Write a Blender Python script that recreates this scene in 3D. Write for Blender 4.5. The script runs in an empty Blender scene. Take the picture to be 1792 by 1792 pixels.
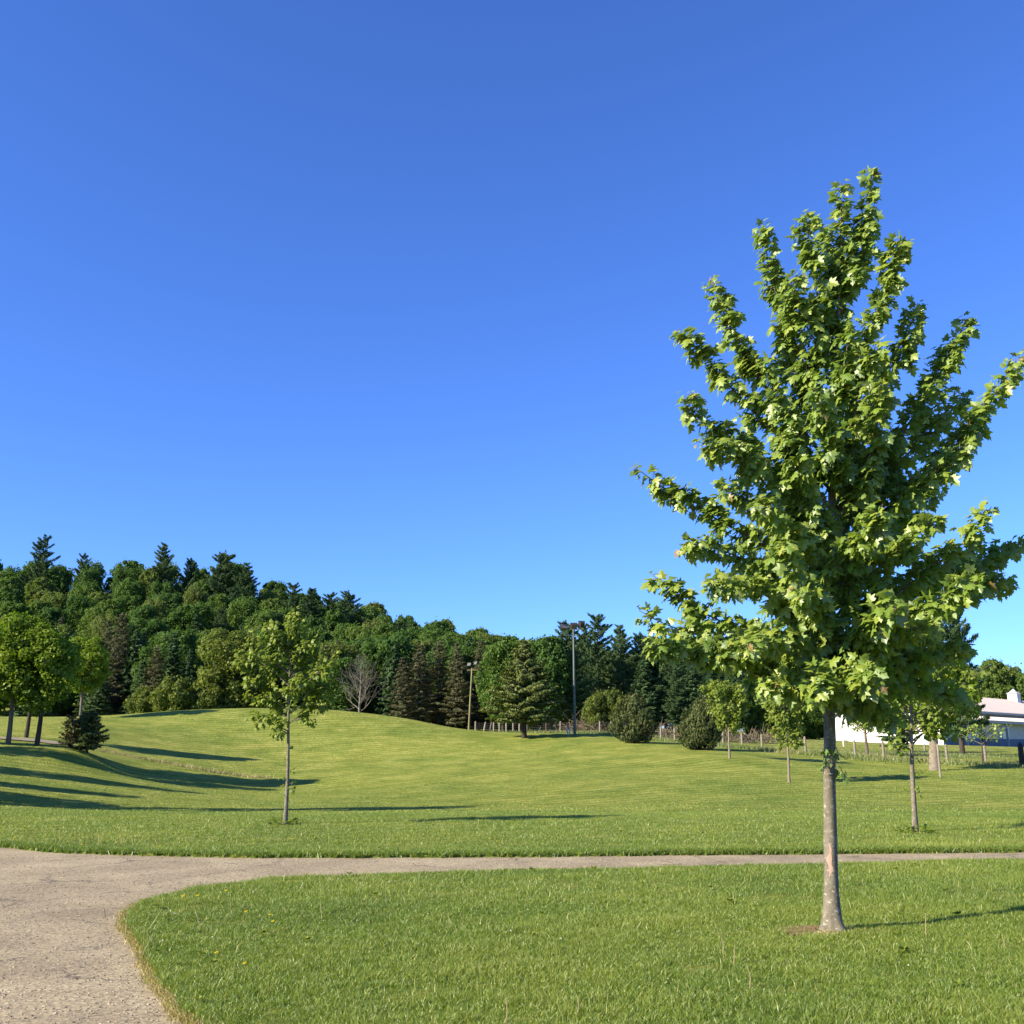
import bpy, math, random
import numpy as np
from mathutils import Vector

# ------------------------------------------------------------------ camera, sky, sun, exposure
SC = bpy.context.scene
PITCH = math.radians(13.2)
EYE = 1.6
F = 1797.0                      # focal length in pixels of a 1792-pixel-wide picture
cam_data = bpy.data.cameras.new("camera")
cam_data.sensor_width = 36.0
cam_data.lens = 36.0 * F / 1792.0
cam_data.clip_start = 0.05
cam_data.clip_end = 9000.0
cam = bpy.data.objects.new("camera", cam_data)
SC.collection.objects.link(cam)
cam.location = (0, 0, EYE)
cam.rotation_euler = (math.pi / 2 + PITCH, 0, 0)
SC.camera = cam

SHADOW = np.array([0.89, 0.456])          # ground direction the shadows run in
SUN_ELEV = math.radians(28.5)
sun_dir = np.array([-SHADOW[0] * math.cos(SUN_ELEV), -SHADOW[1] * math.cos(SUN_ELEV), math.sin(SUN_ELEV)])
sun_dir /= np.linalg.norm(sun_dir)
sun_data = bpy.data.lights.new("sun", 'SUN')
sun_data.energy = 4.8
sun_data.angle = math.radians(0.53)
sun_data.color = (1.0, 0.89, 0.68)
sun = bpy.data.objects.new("sun", sun_data)
SC.collection.objects.link(sun)
sun.location = (-30, -15, 30)
sun.rotation_euler = Vector(tuple(sun_dir)).to_track_quat('Z', 'Y').to_euler()

world = bpy.data.worlds.new("World")
SC.world = world
world.use_nodes = True
wt = world.node_tree
wt.nodes.clear()
sky = wt.nodes.new('ShaderNodeTexSky')
sky.sky_type = 'NISHITA'
sky.sun_disc = False
sky.sun_elevation = SUN_ELEV
sky.sun_rotation = math.atan2(sun_dir[0], sun_dir[1])
sky.air_density = 1.0
sky.dust_density = 0.0
sky.ozone_density = 3.0
sky.altitude = 300
hsv = wt.nodes.new('ShaderNodeMix')          # clear deep-blue air
hsv.data_type = 'RGBA'; hsv.blend_type = 'MULTIPLY'; hsv.inputs[0].default_value = 1.0
hsv.inputs[7].default_value = (0.325, 0.505, 0.92, 1)
bg = wt.nodes.new('ShaderNodeBackground')
bg.inputs['Strength'].default_value = 0.12
wo = wt.nodes.new('ShaderNodeOutputWorld')
wt.links.new(sky.outputs[0], hsv.inputs[6])
wt.links.new(hsv.outputs[2], bg.inputs[0])
wt.links.new(bg.outputs[0], wo.inputs[0])

SC.view_settings.view_transform = 'Standard'
SC.view_settings.look = 'None'
SC.view_settings.exposure = 1.25
SC.view_settings.gamma = 1.0
SC.cycles.max_bounces = 6
SC.cycles.transparent_max_bounces = 6

# ------------------------------------------------------------------ helpers
CO = SC.collection
def R(seed): return np.random.default_rng(seed)

def slope(px, py):
    """direction of a photo pixel as (x/y, z/y) in the world"""
    u, v = (px - 896.0), -(py - 896.0)
    fy = F * math.cos(PITCH) - v * math.sin(PITCH)
    fz = F * math.sin(PITCH) + v * math.cos(PITCH)
    return u / fy, fz / fy
def at(px, py, Y):
    a, b = slope(px, py)
    return np.array([a * Y, Y, EYE + b * Y])

class MB:
    """collects vertices, triangles and quads with a per-vertex random tone"""
    def __init__(s): s.v = []; s.t = []; s.q = []; s.a = []; s.n = 0
    def add(s, v, tri=None, quad=None, tone=None):
        v = np.asarray(v, float).reshape(-1, 3)
        if tri is not None and len(tri): s.t.append(np.asarray(tri, np.int64) + s.n)
        if quad is not None and len(quad): s.q.append(np.asarray(quad, np.int64) + s.n)
        if tone is None: tone = np.full(len(v), 0.5)
        tone = np.broadcast_to(np.asarray(tone, float), (len(v),))
        s.v.append(v); s.a.append(tone); s.n += len(v)
    def mesh(s, name, mats, smooth=False):
        me = bpy.data.meshes.new(name)
        v = np.concatenate(s.v) if s.v else np.zeros((0, 3))
        t = np.concatenate(s.t) if s.t else np.zeros((0, 3), np.int64)
        q = np.concatenate(s.q) if s.q else np.zeros((0, 4), np.int64)
        me.vertices.add(len(v)); me.vertices.foreach_set('co', v.astype(np.float32).ravel())
        nl = t.size + q.size
        me.loops.add(nl)
        me.loops.foreach_set('vertex_index', np.concatenate([t.ravel(), q.ravel()]).astype(np.int32))
        me.polygons.add(len(t) + len(q))
        st = np.concatenate([np.arange(len(t)) * 3, t.size + np.arange(len(q)) * 4]).astype(np.int32)
        me.polygons.foreach_set('loop_start', st)
        me.update(calc_edges=True)
        at_ = me.attributes.new('tone', 'FLOAT', 'POINT')
        at_.data.foreach_set('value', np.concatenate(s.a).astype(np.float32))
        for m in (mats if isinstance(mats, (list, tuple)) else [mats]): me.materials.append(m)
        me.polygons.foreach_set('use_smooth', np.full(len(me.polygons), smooth))
        me.validate(); me.update()
        return me
    def build(s, name, mats, parent=None, smooth=False):
        o = bpy.data.objects.new(name, s.mesh(name, mats, smooth))
        CO.objects.link(o)
        if parent is not None: o.parent = parent
        return o
    def box(s, lo, hi, tone=0.5):
        x0, y0, z0 = lo; x1, y1, z1 = hi
        v = [(x0,y0,z0),(x1,y0,z0),(x1,y1,z0),(x0,y1,z0),(x0,y0,z1),(x1,y0,z1),(x1,y1,z1),(x0,y1,z1)]
        s.add(v, quad=[(0,3,2,1),(4,5,6,7),(0,1,5,4),(1,2,6,5),(2,3,7,6),(3,0,4,7)], tone=tone)
    def tube(s, pts, rad, n=8, tone=0.5, cap=True):
        p = np.asarray(pts, float); k = len(p)
        r = np.broadcast_to(np.asarray(rad, float), (k,))
        d = np.gradient(p, axis=0); d /= (np.linalg.norm(d, axis=1, keepdims=True) + 1e-9)
        ref = np.where(np.abs(d[:, 2:3]) > 0.9, np.array([[1., 0, 0]]), np.array([[0, 0, 1.]]))
        if np.abs(d[:, 2]).mean() > 0.6: ref = np.broadcast_to(np.array([[1., 0, 0]]), d.shape)
        a = np.cross(d, ref); a /= (np.linalg.norm(a, axis=1, keepdims=True) + 1e-9)
        b = np.cross(d, a)
        th = np.arange(n) * 2 * math.pi / n
        ring = p[:, None] + r[:, None, None] * (np.cos(th)[None, :, None] * a[:, None] + np.sin(th)[None, :, None] * b[:, None])
        i = np.arange(k - 1)[:, None] * n; j = np.arange(n)[None]
        q = np.stack([i + j, i + (j + 1) % n, i + n + (j + 1) % n, i + n + j], -1).reshape(-1, 4)
        v = ring.reshape(-1, 3); tri = None
        if cap:
            v = np.concatenate([v, p[-1:] + d[-1:] * r[-1]])
            tri = [(((k - 1) * n + jj), ((k - 1) * n + (jj + 1) % n), k * n) for jj in range(n)]
        s.add(v, tri=tri, quad=q, tone=tone)

def empty(name, loc, rz=0.0):
    o = bpy.data.objects.new(name, None); CO.objects.link(o)
    o.location = tuple(float(c) for c in loc); o.rotation_euler = (0, 0, rz); o.empty_display_size = 0.3
    return o
def tag(o, label=None, cat=None, group=None, kind=None):
    if label: o['label'] = label
    if cat: o['category'] = cat
    if group: o['group'] = group
    if kind: o['kind'] = kind
    return o
def copy_tree(src, loc, rz, sc, name=None):
    c = src.copy(); CO.objects.link(c)
    c.location = tuple(float(x) for x in loc); c.rotation_euler = (0, 0, rz); c.scale = sc
    for ch in list(src.children):
        d = ch.copy(); CO.objects.link(d); d.parent = c
        for g in list(ch.children):
            e = g.copy(); CO.objects.link(e); e.parent = d
    return c
def unit(v): return v / (np.linalg.norm(v, axis=-1, keepdims=True) + 1e-9)

# ------------------------------------------------------------------ materials
def new_mat(name):
    m = bpy.data.materials.new(name); m.use_nodes = True
    nt = m.node_tree; nt.nodes.clear()
    out = nt.nodes.new('ShaderNodeOutputMaterial')
    return m, nt, out
def ramp(nt, stops, fac=None):
    n = nt.nodes.new('ShaderNodeValToRGB')
    while len(n.color_ramp.elements) < len(stops): n.color_ramp.elements.new(0.5)
    for e, (p, c) in zip(n.color_ramp.elements, stops):
        e.position = p; e.color = (c[0], c[1], c[2], 1)
    if fac is not None: nt.links.new(fac, n.inputs[0])
    return n
def noise(nt, scale, detail=4, rough=0.6, vec=None, dist=0.0):
    n = nt.nodes.new('ShaderNodeTexNoise')
    n.inputs['Scale'].default_value = scale; n.inputs['Detail'].default_value = detail
    n.inputs['Roughness'].default_value = rough; n.inputs['Distortion'].default_value = dist
    if vec is not None: nt.links.new(vec, n.inputs['Vector'])
    return n
def mixc(nt, a, b, fac, mode='MIX'):
    n = nt.nodes.new('ShaderNodeMix'); n.data_type = 'RGBA'; n.blend_type = mode
    for sock, val in ((n.inputs[6], a), (n.inputs[7], b)):
        if hasattr(val, 'links'): nt.links.new(val, sock)
        else: sock.default_value = (*val, 1)
    if hasattr(fac, 'links'): nt.links.new(fac, n.inputs[0])
    else: n.inputs[0].default_value = fac
    return n.outputs[2]
def texco(nt, which='Object', scale=(1, 1, 1), rot=(0, 0, 0)):
    t = nt.nodes.new('ShaderNodeTexCoord'); mp = nt.nodes.new('ShaderNodeMapping')
    mp.inputs['Scale'].default_value = scale; mp.inputs['Rotation'].default_value = rot
    nt.links.new(t.outputs[which], mp.inputs['Vector'])
    return mp.outputs[0]

def leaf_mat(name, stops, trans=0.35, gloss=0.06, rough=0.45, obj_stops=None, under=None, objmix=0.5):
    """foliage: colour by the leaf's own tone, and (for copies) by the tree"""
    m, nt, out = new_mat(name)
    att = nt.nodes.new('ShaderNodeAttribute'); att.attribute_name = 'tone'
    col = ramp(nt, stops, att.outputs['Fac']).outputs[0]
    if obj_stops:
        oi = nt.nodes.new('ShaderNodeObjectInfo')
        oc = ramp(nt, obj_stops, oi.outputs['Random']).outputs[0]
        col = mixc(nt, col, oc, objmix)
    if under:
        ge = nt.nodes.new('ShaderNodeNewGeometry')
        col = mixc(nt, col, under, ge.outputs['Backfacing'])
    di = nt.nodes.new('ShaderNodeBsdfDiffuse'); tr = nt.nodes.new('ShaderNodeBsdfTranslucent')
    gl = nt.nodes.new('ShaderNodeBsdfGlossy'); gl.inputs['Roughness'].default_value = rough
    gl.inputs['Color'].default_value = (0.9, 0.95, 0.9, 1)
    nt.links.new(col, di.inputs['Color'])
    tc = mixc(nt, col, (1.35, 1.4, 0.55), 1.0, 'MULTIPLY')
    nt.links.new(tc, tr.inputs['Color'])
    m1 = nt.nodes.new('ShaderNodeMixShader'); m1.inputs[0].default_value = trans
    nt.links.new(di.outputs[0], m1.inputs[1]); nt.links.new(tr.outputs[0], m1.inputs[2])
    m2 = nt.nodes.new('ShaderNodeMixShader'); m2.inputs[0].default_value = gloss
    nt.links.new(m1.outputs[0], m2.inputs[1]); nt.links.new(gl.outputs[0], m2.inputs[2])
    nt.links.new(m2.outputs[0], out.inputs[0])
    return m

def bark_mat(name, c0, c1, c2=None, scale=9, zs=0.25, bump=0.5):
    m, nt, out = new_mat(name)
    v = texco(nt, 'Object', (1, 1, zs))
    n1 = noise(nt, scale, 8, 0.7, v)
    col = ramp(nt, [(0.3, c0), (0.68, c1)], n1.outputs[0]).outputs[0]
    if c2:
        v2 = texco(nt, 'Object', (1, 1, 1.6))
        n2 = noise(nt, scale * 1.7, 5, 0.65, v2)
        f = ramp(nt, [(0.56, (0, 0, 0)), (0.66, (1, 1, 1))], n2.outputs[0]).outputs[0]
        col = mixc(nt, col, c2, f)
    p = nt.nodes.new('ShaderNodeBsdfPrincipled'); p.inputs['Roughness'].default_value = 0.9
    p.inputs['Specular IOR Level'].default_value = 0.2
    nt.links.new(col, p.inputs['Base Color'])
    b = nt.nodes.new('ShaderNodeBump'); b.inputs['Strength'].default_value = bump; b.inputs['Distance'].default_value = 0.01
    nt.links.new(n1.outputs[0], b.inputs['Height']); nt.links.new(b.outputs[0], p.inputs['Normal'])
    nt.links.new(p.outputs[0], out.inputs[0])
    return m

def plain_mat(name, c, rough=0.6, var=0.12, scale=3.0, metal=0.0, spec=0.3, vs=(1, 1, 1)):
    m, nt, out = new_mat(name)
    n1 = noise(nt, scale, 5, 0.6, texco(nt, 'Object', vs))
    lo = tuple(x * (1 - var) for x in c); hi = tuple(min(1, x * (1 + var)) for x in c)
    col = ramp(nt, [(0.3, lo), (0.7, hi)], n1.outputs[0]).outputs[0]
    p = nt.nodes.new('ShaderNodeBsdfPrincipled'); p.inputs['Roughness'].default_value = rough
    p.inputs['Metallic'].default_value = metal; p.inputs['Specular IOR Level'].default_value = spec
    nt.links.new(col, p.inputs['Base Color']); nt.links.new(p.outputs[0], out.inputs[0])
    return m

def ground_mat():
    m, nt, out = new_mat('lawn')
    v = texco(nt, 'Object')
    big = noise(nt, 0.05, 4, 0.55, v, 0.4)
    mid = noise(nt, 0.55, 5, 0.65, v, 0.3)
    fine = noise(nt, 7.0, 6, 0.75, v)
    a = ramp(nt, [(0.35, (0.195, 0.232, 0.040)), (0.65, (0.300, 0.310, 0.060))], big.outputs[0]).outputs[0]
    b = ramp(nt, [(0.36, (0.150, 0.195, 0.030)), (0.50, (0.250, 0.285, 0.052)), (0.66, (0.390, 0.385, 0.100))], mid.outputs[0]).outputs[0]
    c = mixc(nt, a, b, 0.6)
    f = ramp(nt, [(0.3, (0.55, 0.58, 0.5)), (0.7, (1.3, 1.28, 1.25))], fine.outputs[0]).outputs[0]
    c = mixc(nt, c, f, 0.9, 'MULTIPLY')
    # mowing lines of the basin
    wv = nt.nodes.new('ShaderNodeTexWave'); wv.wave_type = 'BANDS'; wv.bands_direction = 'Y'
    wv.inputs['Scale'].default_value = 0.33; wv.inputs['Distortion'].default_value = 3.0; wv.inputs['Detail'].default_value = 3
    wv.inputs['Detail Scale'].default_value = 0.35
    nt.links.new(texco(nt, 'Object', (1, 1, 1), (0, 0, math.radians(-24))), wv.inputs['Vector'])
    w = ramp(nt, [(0.2, (0.75, 0.84, 0.77)), (0.8, (1.19, 1.12, 1.15))], wv.outputs[0]).outputs[0]
    c = mixc(nt, c, w, 0.8, 'MULTIPLY')
    pt = noise(nt, 0.16, 6, 0.7, v, 0.8)
    pc = ramp(nt, [(0.38, (0.66, 0.80, 0.70)), (0.52, (1.0, 1.0, 1.0)), (0.68, (1.15, 1.09, 1.15))], pt.outputs[0]).outputs[0]
    c = mixc(nt, c, pc, 0.75, 'MULTIPLY')
    p = nt.nodes.new('ShaderNodeBsdfPrincipled'); p.inputs['Roughness'].default_value = 0.95
    p.inputs['Specular IOR Level'].default_value = 0.1
    nt.links.new(c, p.inputs['Base Color'])
    bn = noise(nt, 2.2, 8, 0.78, v)
    bu = nt.nodes.new('ShaderNodeBump'); bu.inputs['Strength'].default_value = 1.0; bu.inputs['Distance'].default_value = 0.22
    nt.links.new(bn.outputs[0], bu.inputs['Height']); nt.links.new(bu.outputs[0], p.inputs['Normal'])
    nt.links.new(p.outputs[0], out.inputs[0])
    return m

def path_mat():
    m, nt, out = new_mat('old_asphalt')
    v = texco(nt, 'Object')
    big = noise(nt, 0.8, 6, 0.6, v, 0.5)
    agg = nt.nodes.new('ShaderNodeTexVoronoi'); agg.inputs['Scale'].default_value = 55
    nt.links.new(v, agg.inputs['Vector'])
    fine = noise(nt, 28, 6, 0.8, v)
    a = ramp(nt, [(0.30, (0.268, 0.220, 0.138)), (0.5, (0.348, 0.290, 0.180)), (0.70, (0.43, 0.362, 0.225))], big.outputs[0]).outputs[0]
    hs = nt.nodes.new('ShaderNodeSeparateColor'); nt.links.new(agg.outputs['Color'], hs.inputs[0])
    g = ramp(nt, [(0.0, (0.45, 0.45, 0.47)), (0.35, (0.85, 0.85, 0.85)), (0.8, (1.1, 1.08, 1.05)), (1.0, (1.5, 1.45, 1.4))], hs.outputs[0]).outputs[0]
    c = mixc(nt, a, g, 0.75, 'MULTIPLY')
    g2 = ramp(nt, [(0.32, (0.55, 0.53, 0.52)), (0.6, (1.12, 1.1, 1.08))], fine.outputs[0]).outputs[0]
    c = mixc(nt, c, g2, 0.75, 'MULTIPLY')
    # cracks with dirt in them
    vo = nt.nodes.new('ShaderNodeTexVoronoi'); vo.feature = 'DISTANCE_TO_EDGE'; vo.inputs['Scale'].default_value = 0.42
    dn = noise(nt, 1.4, 5, 0.7, v)
    vv = nt.nodes.new('ShaderNodeVectorMath'); vv.operation = 'ADD'
    nt.links.new(v, vv.inputs[0]); nt.links.new(dn.outputs[1], vv.inputs[1]); nt.links.new(vv.outputs[0], vo.inputs['Vector'])
    br = noise(nt, 0.9, 3, 0.5, v)
    brf = ramp(nt, [(0.44, (0, 0, 0)), (0.56, (1, 1, 1))], br.outputs[0]).outputs[0]
    cr = ramp(nt, [(0.0, (1, 1, 1)), (0.013, (0, 0, 0))], vo.outputs[0]).outputs[0]
    crk = mixc(nt, cr, brf, 1.0, 'MULTIPLY')
    c = mixc(nt, c, (0.07, 0.06, 0.05), crk)
    p = nt.nodes.new('ShaderNodeBsdfPrincipled'); p.inputs['Roughness'].default_value = 0.92
    p.inputs['Specular IOR Level'].default_value = 0.2
    nt.links.new(c, p.inputs['Base Color'])
    bu = nt.nodes.new('ShaderNodeBump'); bu.inputs['Strength'].default_value = 0.45; bu.inputs['Distance'].default_value = 0.010
    mx = nt.nodes.new('ShaderNodeMath'); mx.operation = 'ADD'
    nt.links.new(fine.outputs[0], mx.inputs[0]); nt.links.new(hs.outputs[0], mx.inputs[1])
    nt.links.new(mx.outputs[0], bu.inputs['Height']); nt.links.new(bu.outputs[0], p.inputs['Normal'])
    nt.links.new(p.outputs[0], out.inputs[0])
    return m

M = {}
M['lawn'] = ground_mat()
M['asphalt'] = path_mat()
M['blade'] = leaf_mat('grass_blade', [(0.0, (0.072, 0.135, 0.012)), (0.45, (0.140, 0.210, 0.019)), (0.78, (0.220, 0.275, 0.032)), (0.93, (0.30, 0.32, 0.07)), (1.0, (0.45, 0.39, 0.17))], 0.35, 0.05, 0.5)
M['dry'] = leaf_mat('dry_grass', [(0.0, (0.20, 0.18, 0.07)), (1.0, (0.40, 0.33, 0.18))], 0.25, 0.03)
M['edge'] = leaf_mat('dead_edge_grass', [(0.0, (0.30, 0.24, 0.10)), (0.7, (0.50, 0.40, 0.19)), (1.0, (0.2, 0.22, 0.05))], 0.25, 0.03)
M['rough'] = leaf_mat('rough_grass', [(0.0, (0.09, 0.14, 0.03)), (0.6, (0.16, 0.20, 0.05)), (1.0, (0.28, 0.25, 0.10))], 0.3, 0.04)
M['maple'] = leaf_mat('maple_leaf', [(0.0, (0.085, 0.160, 0.022)), (0.5, (0.175, 0.262, 0.034)), (0.85, (0.30, 0.365, 0.050)), (0.97, (0.30, 0.33, 0.04)), (1.0, (0.30, 0.19, 0.06))], 0.42, 0.045, 0.45, under=(0.17, 0.235, 0.085))
M['young'] = leaf_mat('young_leaf', [(0.0, (0.080, 0.135, 0.012)), (0.6, (0.165, 0.225, 0.024)), (1.0, (0.28, 0.31, 0.05))], 0.42, 0.02, 0.5, under=(0.17, 0.22, 0.05))
M['park'] = leaf_mat('park_leaf', [(0.0, (0.080, 0.145, 0.014)), (0.6, (0.165, 0.240, 0.022)), (1.0, (0.28, 0.335, 0.042))], 0.42, 0.012, 0.5)
M['oak'] = leaf_mat('woodland_leaf', [(0.0, (0.048, 0.100, 0.018)), (0.6, (0.088, 0.158, 0.026)), (1.0, (0.160, 0.220, 0.040))], 0.38, 0.012, 0.6,
                    obj_stops=[(0.0, (0.040, 0.100, 0.028)), (0.5, (0.080, 0.150, 0.026)), (0.8, (0.130, 0.185, 0.036)), (1.0, (0.18, 0.19, 0.06))], objmix=0.55)
M['lime'] = leaf_mat('pale_woodland_leaf', [(0.0, (0.065, 0.105, 0.018)), (1.0, (0.17, 0.20, 0.035))], 0.35, 0.012, 0.6)
M['pine'] = leaf_mat('pine_needle', [(0.0, (0.040, 0.082, 0.034)), (0.6, (0.074, 0.128, 0.046)), (1.0, (0.125, 0.178, 0.060))], 0.2, 0.012, 0.6,
                     obj_stops=[(0.0, (0.036, 0.078, 0.036)), (0.6, (0.056, 0.105, 0.042)), (1.0, (0.085, 0.125, 0.042))], objmix=0.4)
M['spruce'] = leaf_mat('spruce_needle', [(0.0, (0.070, 0.100, 0.030)), (0.6, (0.135, 0.165, 0.045)), (1.0, (0.23, 0.245, 0.075))], 0.15, 0.02, 0.5)
M['bushpine'] = leaf_mat('bush_needle', [(0.0, (0.034, 0.060, 0.018)), (0.6, (0.070, 0.098, 0.027)), (1.0, (0.21, 0.20, 0.07))], 0.15, 0.015, 0.5)
M['brown'] = leaf_mat('brown_needle', [(0.0, (0.070, 0.078, 0.036)), (0.5, (0.125, 0.112, 0.058)), (1.0, (0.105, 0.145, 0.050))], 0.15, 0.02, 0.6)
M['rust'] = leaf_mat('dying_needle', [(0.0, (0.12, 0.085, 0.030)), (1.0, (0.20, 0.15, 0.05))], 0.15, 0.02, 0.6)
M['bark_maple'] = bark_mat('maple_bark', (0.088, 0.074, 0.052), (0.215, 0.19, 0.14), (0.36, 0.34, 0.28), 13, 0.55, 1.0)
M['bark'] = bark_mat('grey_bark', (0.085, 0.068, 0.050), (0.18, 0.15, 0.112), None, 7, 0.2, 0.7)
M['bark_dark'] = bark_mat('dark_bark', (0.028, 0.022, 0.017), (0.07, 0.056, 0.043), None, 6, 0.2, 0.8)
M['bark_pale'] = bark_mat('pale_bark', (0.15, 0.12, 0.09), (0.26, 0.22, 0.17), (0.075, 0.06, 0.045), 3.5, 2.2, 0.8)
M['dead'] = bark_mat('dead_wood', (0.10, 0.088, 0.072), (0.19, 0.17, 0.142), None, 5, 0.2, 0.4)
M['twig'] = bark_mat('brush_twig', (0.10, 0.072, 0.05), (0.24, 0.18, 0.13), None, 6, 0.5, 0.3)
M['scar'] = plain_mat('bare_wood_scar', (0.36, 0.235, 0.175), 0.8, 0.2, 20, vs=(1, 1, 0.3))
M['post'] = plain_mat('weathered_post', (0.23, 0.20, 0.155), 0.9, 0.3, 8, vs=(1, 1, 0.15))
M['stake'] = plain_mat('white_stake', (0.62, 0.58, 0.50), 0.8, 0.12, 8)
M['wire'] = plain_mat('fence_wire', (0.16, 0.15, 0.13), 0.5, 0.1, 5, 0.6)
M['pole'] = plain_mat('green_steel', (0.075, 0.095, 0.072), 0.5, 0.12, 3, 0.0, 0.4)
M['woodpole'] = plain_mat('yellow_wood_pole', (0.21, 0.185, 0.085), 0.85, 0.15, 5, vs=(1, 1, 0.2))
M['lamp'] = plain_mat('dark_lamp_housing', (0.035, 0.028, 0.026), 0.5, 0.1, 3)
M['lampglass'] = plain_mat('lamp_glass', (0.14, 0.135, 0.13), 0.15, 0.05, 3, 0.0, 0.6)
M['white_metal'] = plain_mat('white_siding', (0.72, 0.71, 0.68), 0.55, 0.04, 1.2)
M['shaded_grey_metal'] = plain_mat('shaded_grey_siding', (0.50, 0.49, 0.44), 0.55, 0.04, 1.2)  # barn front's shade is put into this grey; cupola parts share it
M['roof'] = plain_mat('pale_pink_roof', (0.46, 0.395, 0.355), 0.6, 0.05, 0.6)
M['trim'] = plain_mat('grey_trim', (0.30, 0.29, 0.28), 0.6, 0.06, 2)
M['blue'] = plain_mat('blue_wainscot', (0.04, 0.075, 0.15), 0.55, 0.08, 1.5)
M['glass'] = plain_mat('window_glass', (0.010, 0.011, 0.014), 0.08, 0.1, 1, 0.0, 0.5)
M['grit_light'] = plain_mat('pale_grit', (0.42, 0.35, 0.24), 0.9, 0.3, 14)
M['grit_dark'] = plain_mat('dark_grit', (0.13, 0.105, 0.075), 0.9, 0.3, 14)
M['soil'] = plain_mat('bare_soil', (0.17, 0.105, 0.050), 0.95, 0.5, 14)
M['sawdust'] = plain_mat('pale_wood_chips', (0.33, 0.25, 0.15), 0.95, 0.5, 40)
M['dandelion'] = plain_mat('dandelion_petal', (0.72, 0.60, 0.03), 0.7, 0.15, 60)
M['clover'] = plain_mat('clover_petal', (0.50, 0.49, 0.40), 0.7, 0.1, 60)
M['stem'] = plain_mat('flower_stem', (0.14, 0.20, 0.05), 0.7, 0.1, 30)

# ------------------------------------------------------------------ terrain
CTRL = []
def cpx(px, py, Y): CTRL.append(tuple(at(px, py, Y)))
def cz(x, y, z): CTRL.append((x, y, z))
for x in (-14, -7, 0, 7, 14):
    for y in (-6, 2, 7, 12, 17): cz(x, y, 0.0)
for x, z in ((-18, 0.15), (-9, 0.0), (0, 0.0), (9, 0.0), (18, 0.03)): cz(x, 24, z)
for x, z in ((-9, -0.03), (0, -0.05), (9, -0.05), (18, 0.0)): cz(x, 29, z)
for x in (-40, 40): 
    for y in (0, 15): cz(x, y, 0.5 if x < 0 else 0.2)
# basin floor and its right flank
cpx(500, 1414, 41); cpx(640, 1412, 42); cpx(760, 1411, 43); cpx(896, 1412, 41); cpx(1050, 1412, 40)
cpx(480, 1382, 60); cpx(640, 1385, 55); cpx(800, 1385, 51); cpx(940, 1382, 49)
cpx(640, 1360, 64); cpx(800, 1355, 62); cpx(940, 1350, 61); cpx(940, 1320, 74); cpx(830, 1320, 76)
cpx(925, 1290, 88); cpx(1006, 1287, 88); cpx(1100, 1300, 78); cpx(1226, 1312, 71)
cpx(1200, 1410, 38); cpx(1200, 1370, 50); cpx(1200, 1340, 60)
cpx(1277, 1327, 62); cpx(1381, 1369, 50); cpx(1500, 1400, 40); cpx(1500, 1365, 52); cpx(1500, 1335, 66)
cpx(1635, 1348, 59); cpx(1646, 1360, 53); cpx(1792, 1415, 36); cpx(1792, 1375, 48); cpx(1770, 1345, 60)
cpx(1950, 1400, 38); cpx(1950, 1340, 60)
# fence line and the field beyond
cpx(860, 1284, 104); cpx(981, 1284, 100); cpx(1070, 1284, 95); cpx(1170, 1297, 86); cpx(1290, 1308, 79)
cpx(1410, 1319, 72); cpx(1500, 1325, 69); cpx(1657, 1334, 66); cpx(1790, 1342, 63)
cpx(1300, 1294, 100); cpx(1420, 1294, 104); cpx(1500, 1306, 118); cpx(1640, 1304, 112); cpx(1792, 1307, 126); cpx(1700, 1318, 88)
# left bank
cpx(0, 1413, 32); cpx(120, 1408, 37); cpx(250, 1412, 39)
cpx(0, 1372, 41); cpx(120, 1375, 45); cpx(300, 1385, 50)
cpx(0, 1335, 50); cpx(100, 1335, 53); cpx(200, 1347, 58.5); cpx(340, 1366, 60)
cpx(14, 1302, 57); cpx(64, 1305, 57); cpx(-60, 1297, 56); cpx(150, 1313, 58)
cpx(0, 1272, 74); cpx(80, 1268, 76); cpx(0, 1254, 92); cpx(110, 1257, 90)
# swale and mound
cpx(240, 1328, 66); cpx(330, 1340, 66); cpx(420, 1356, 66)
cpx(240, 1290, 78); cpx(450, 1320, 78); cpx(450, 1280, 88); cpx(300, 1270, 88); cpx(600, 1300, 84); cpx(620, 1270, 92)
cpx(180, 1258, 92); cpx(300, 1244, 98); cpx(440, 1239, 100); cpx(560, 1241, 100); cpx(650, 1249, 100); cpx(720, 1259, 100); cpx(800, 1275, 101)
cz(-38, 112, 4.6); cz(-20, 114, 4.4); cz(-5, 114, 3.8)
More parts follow.
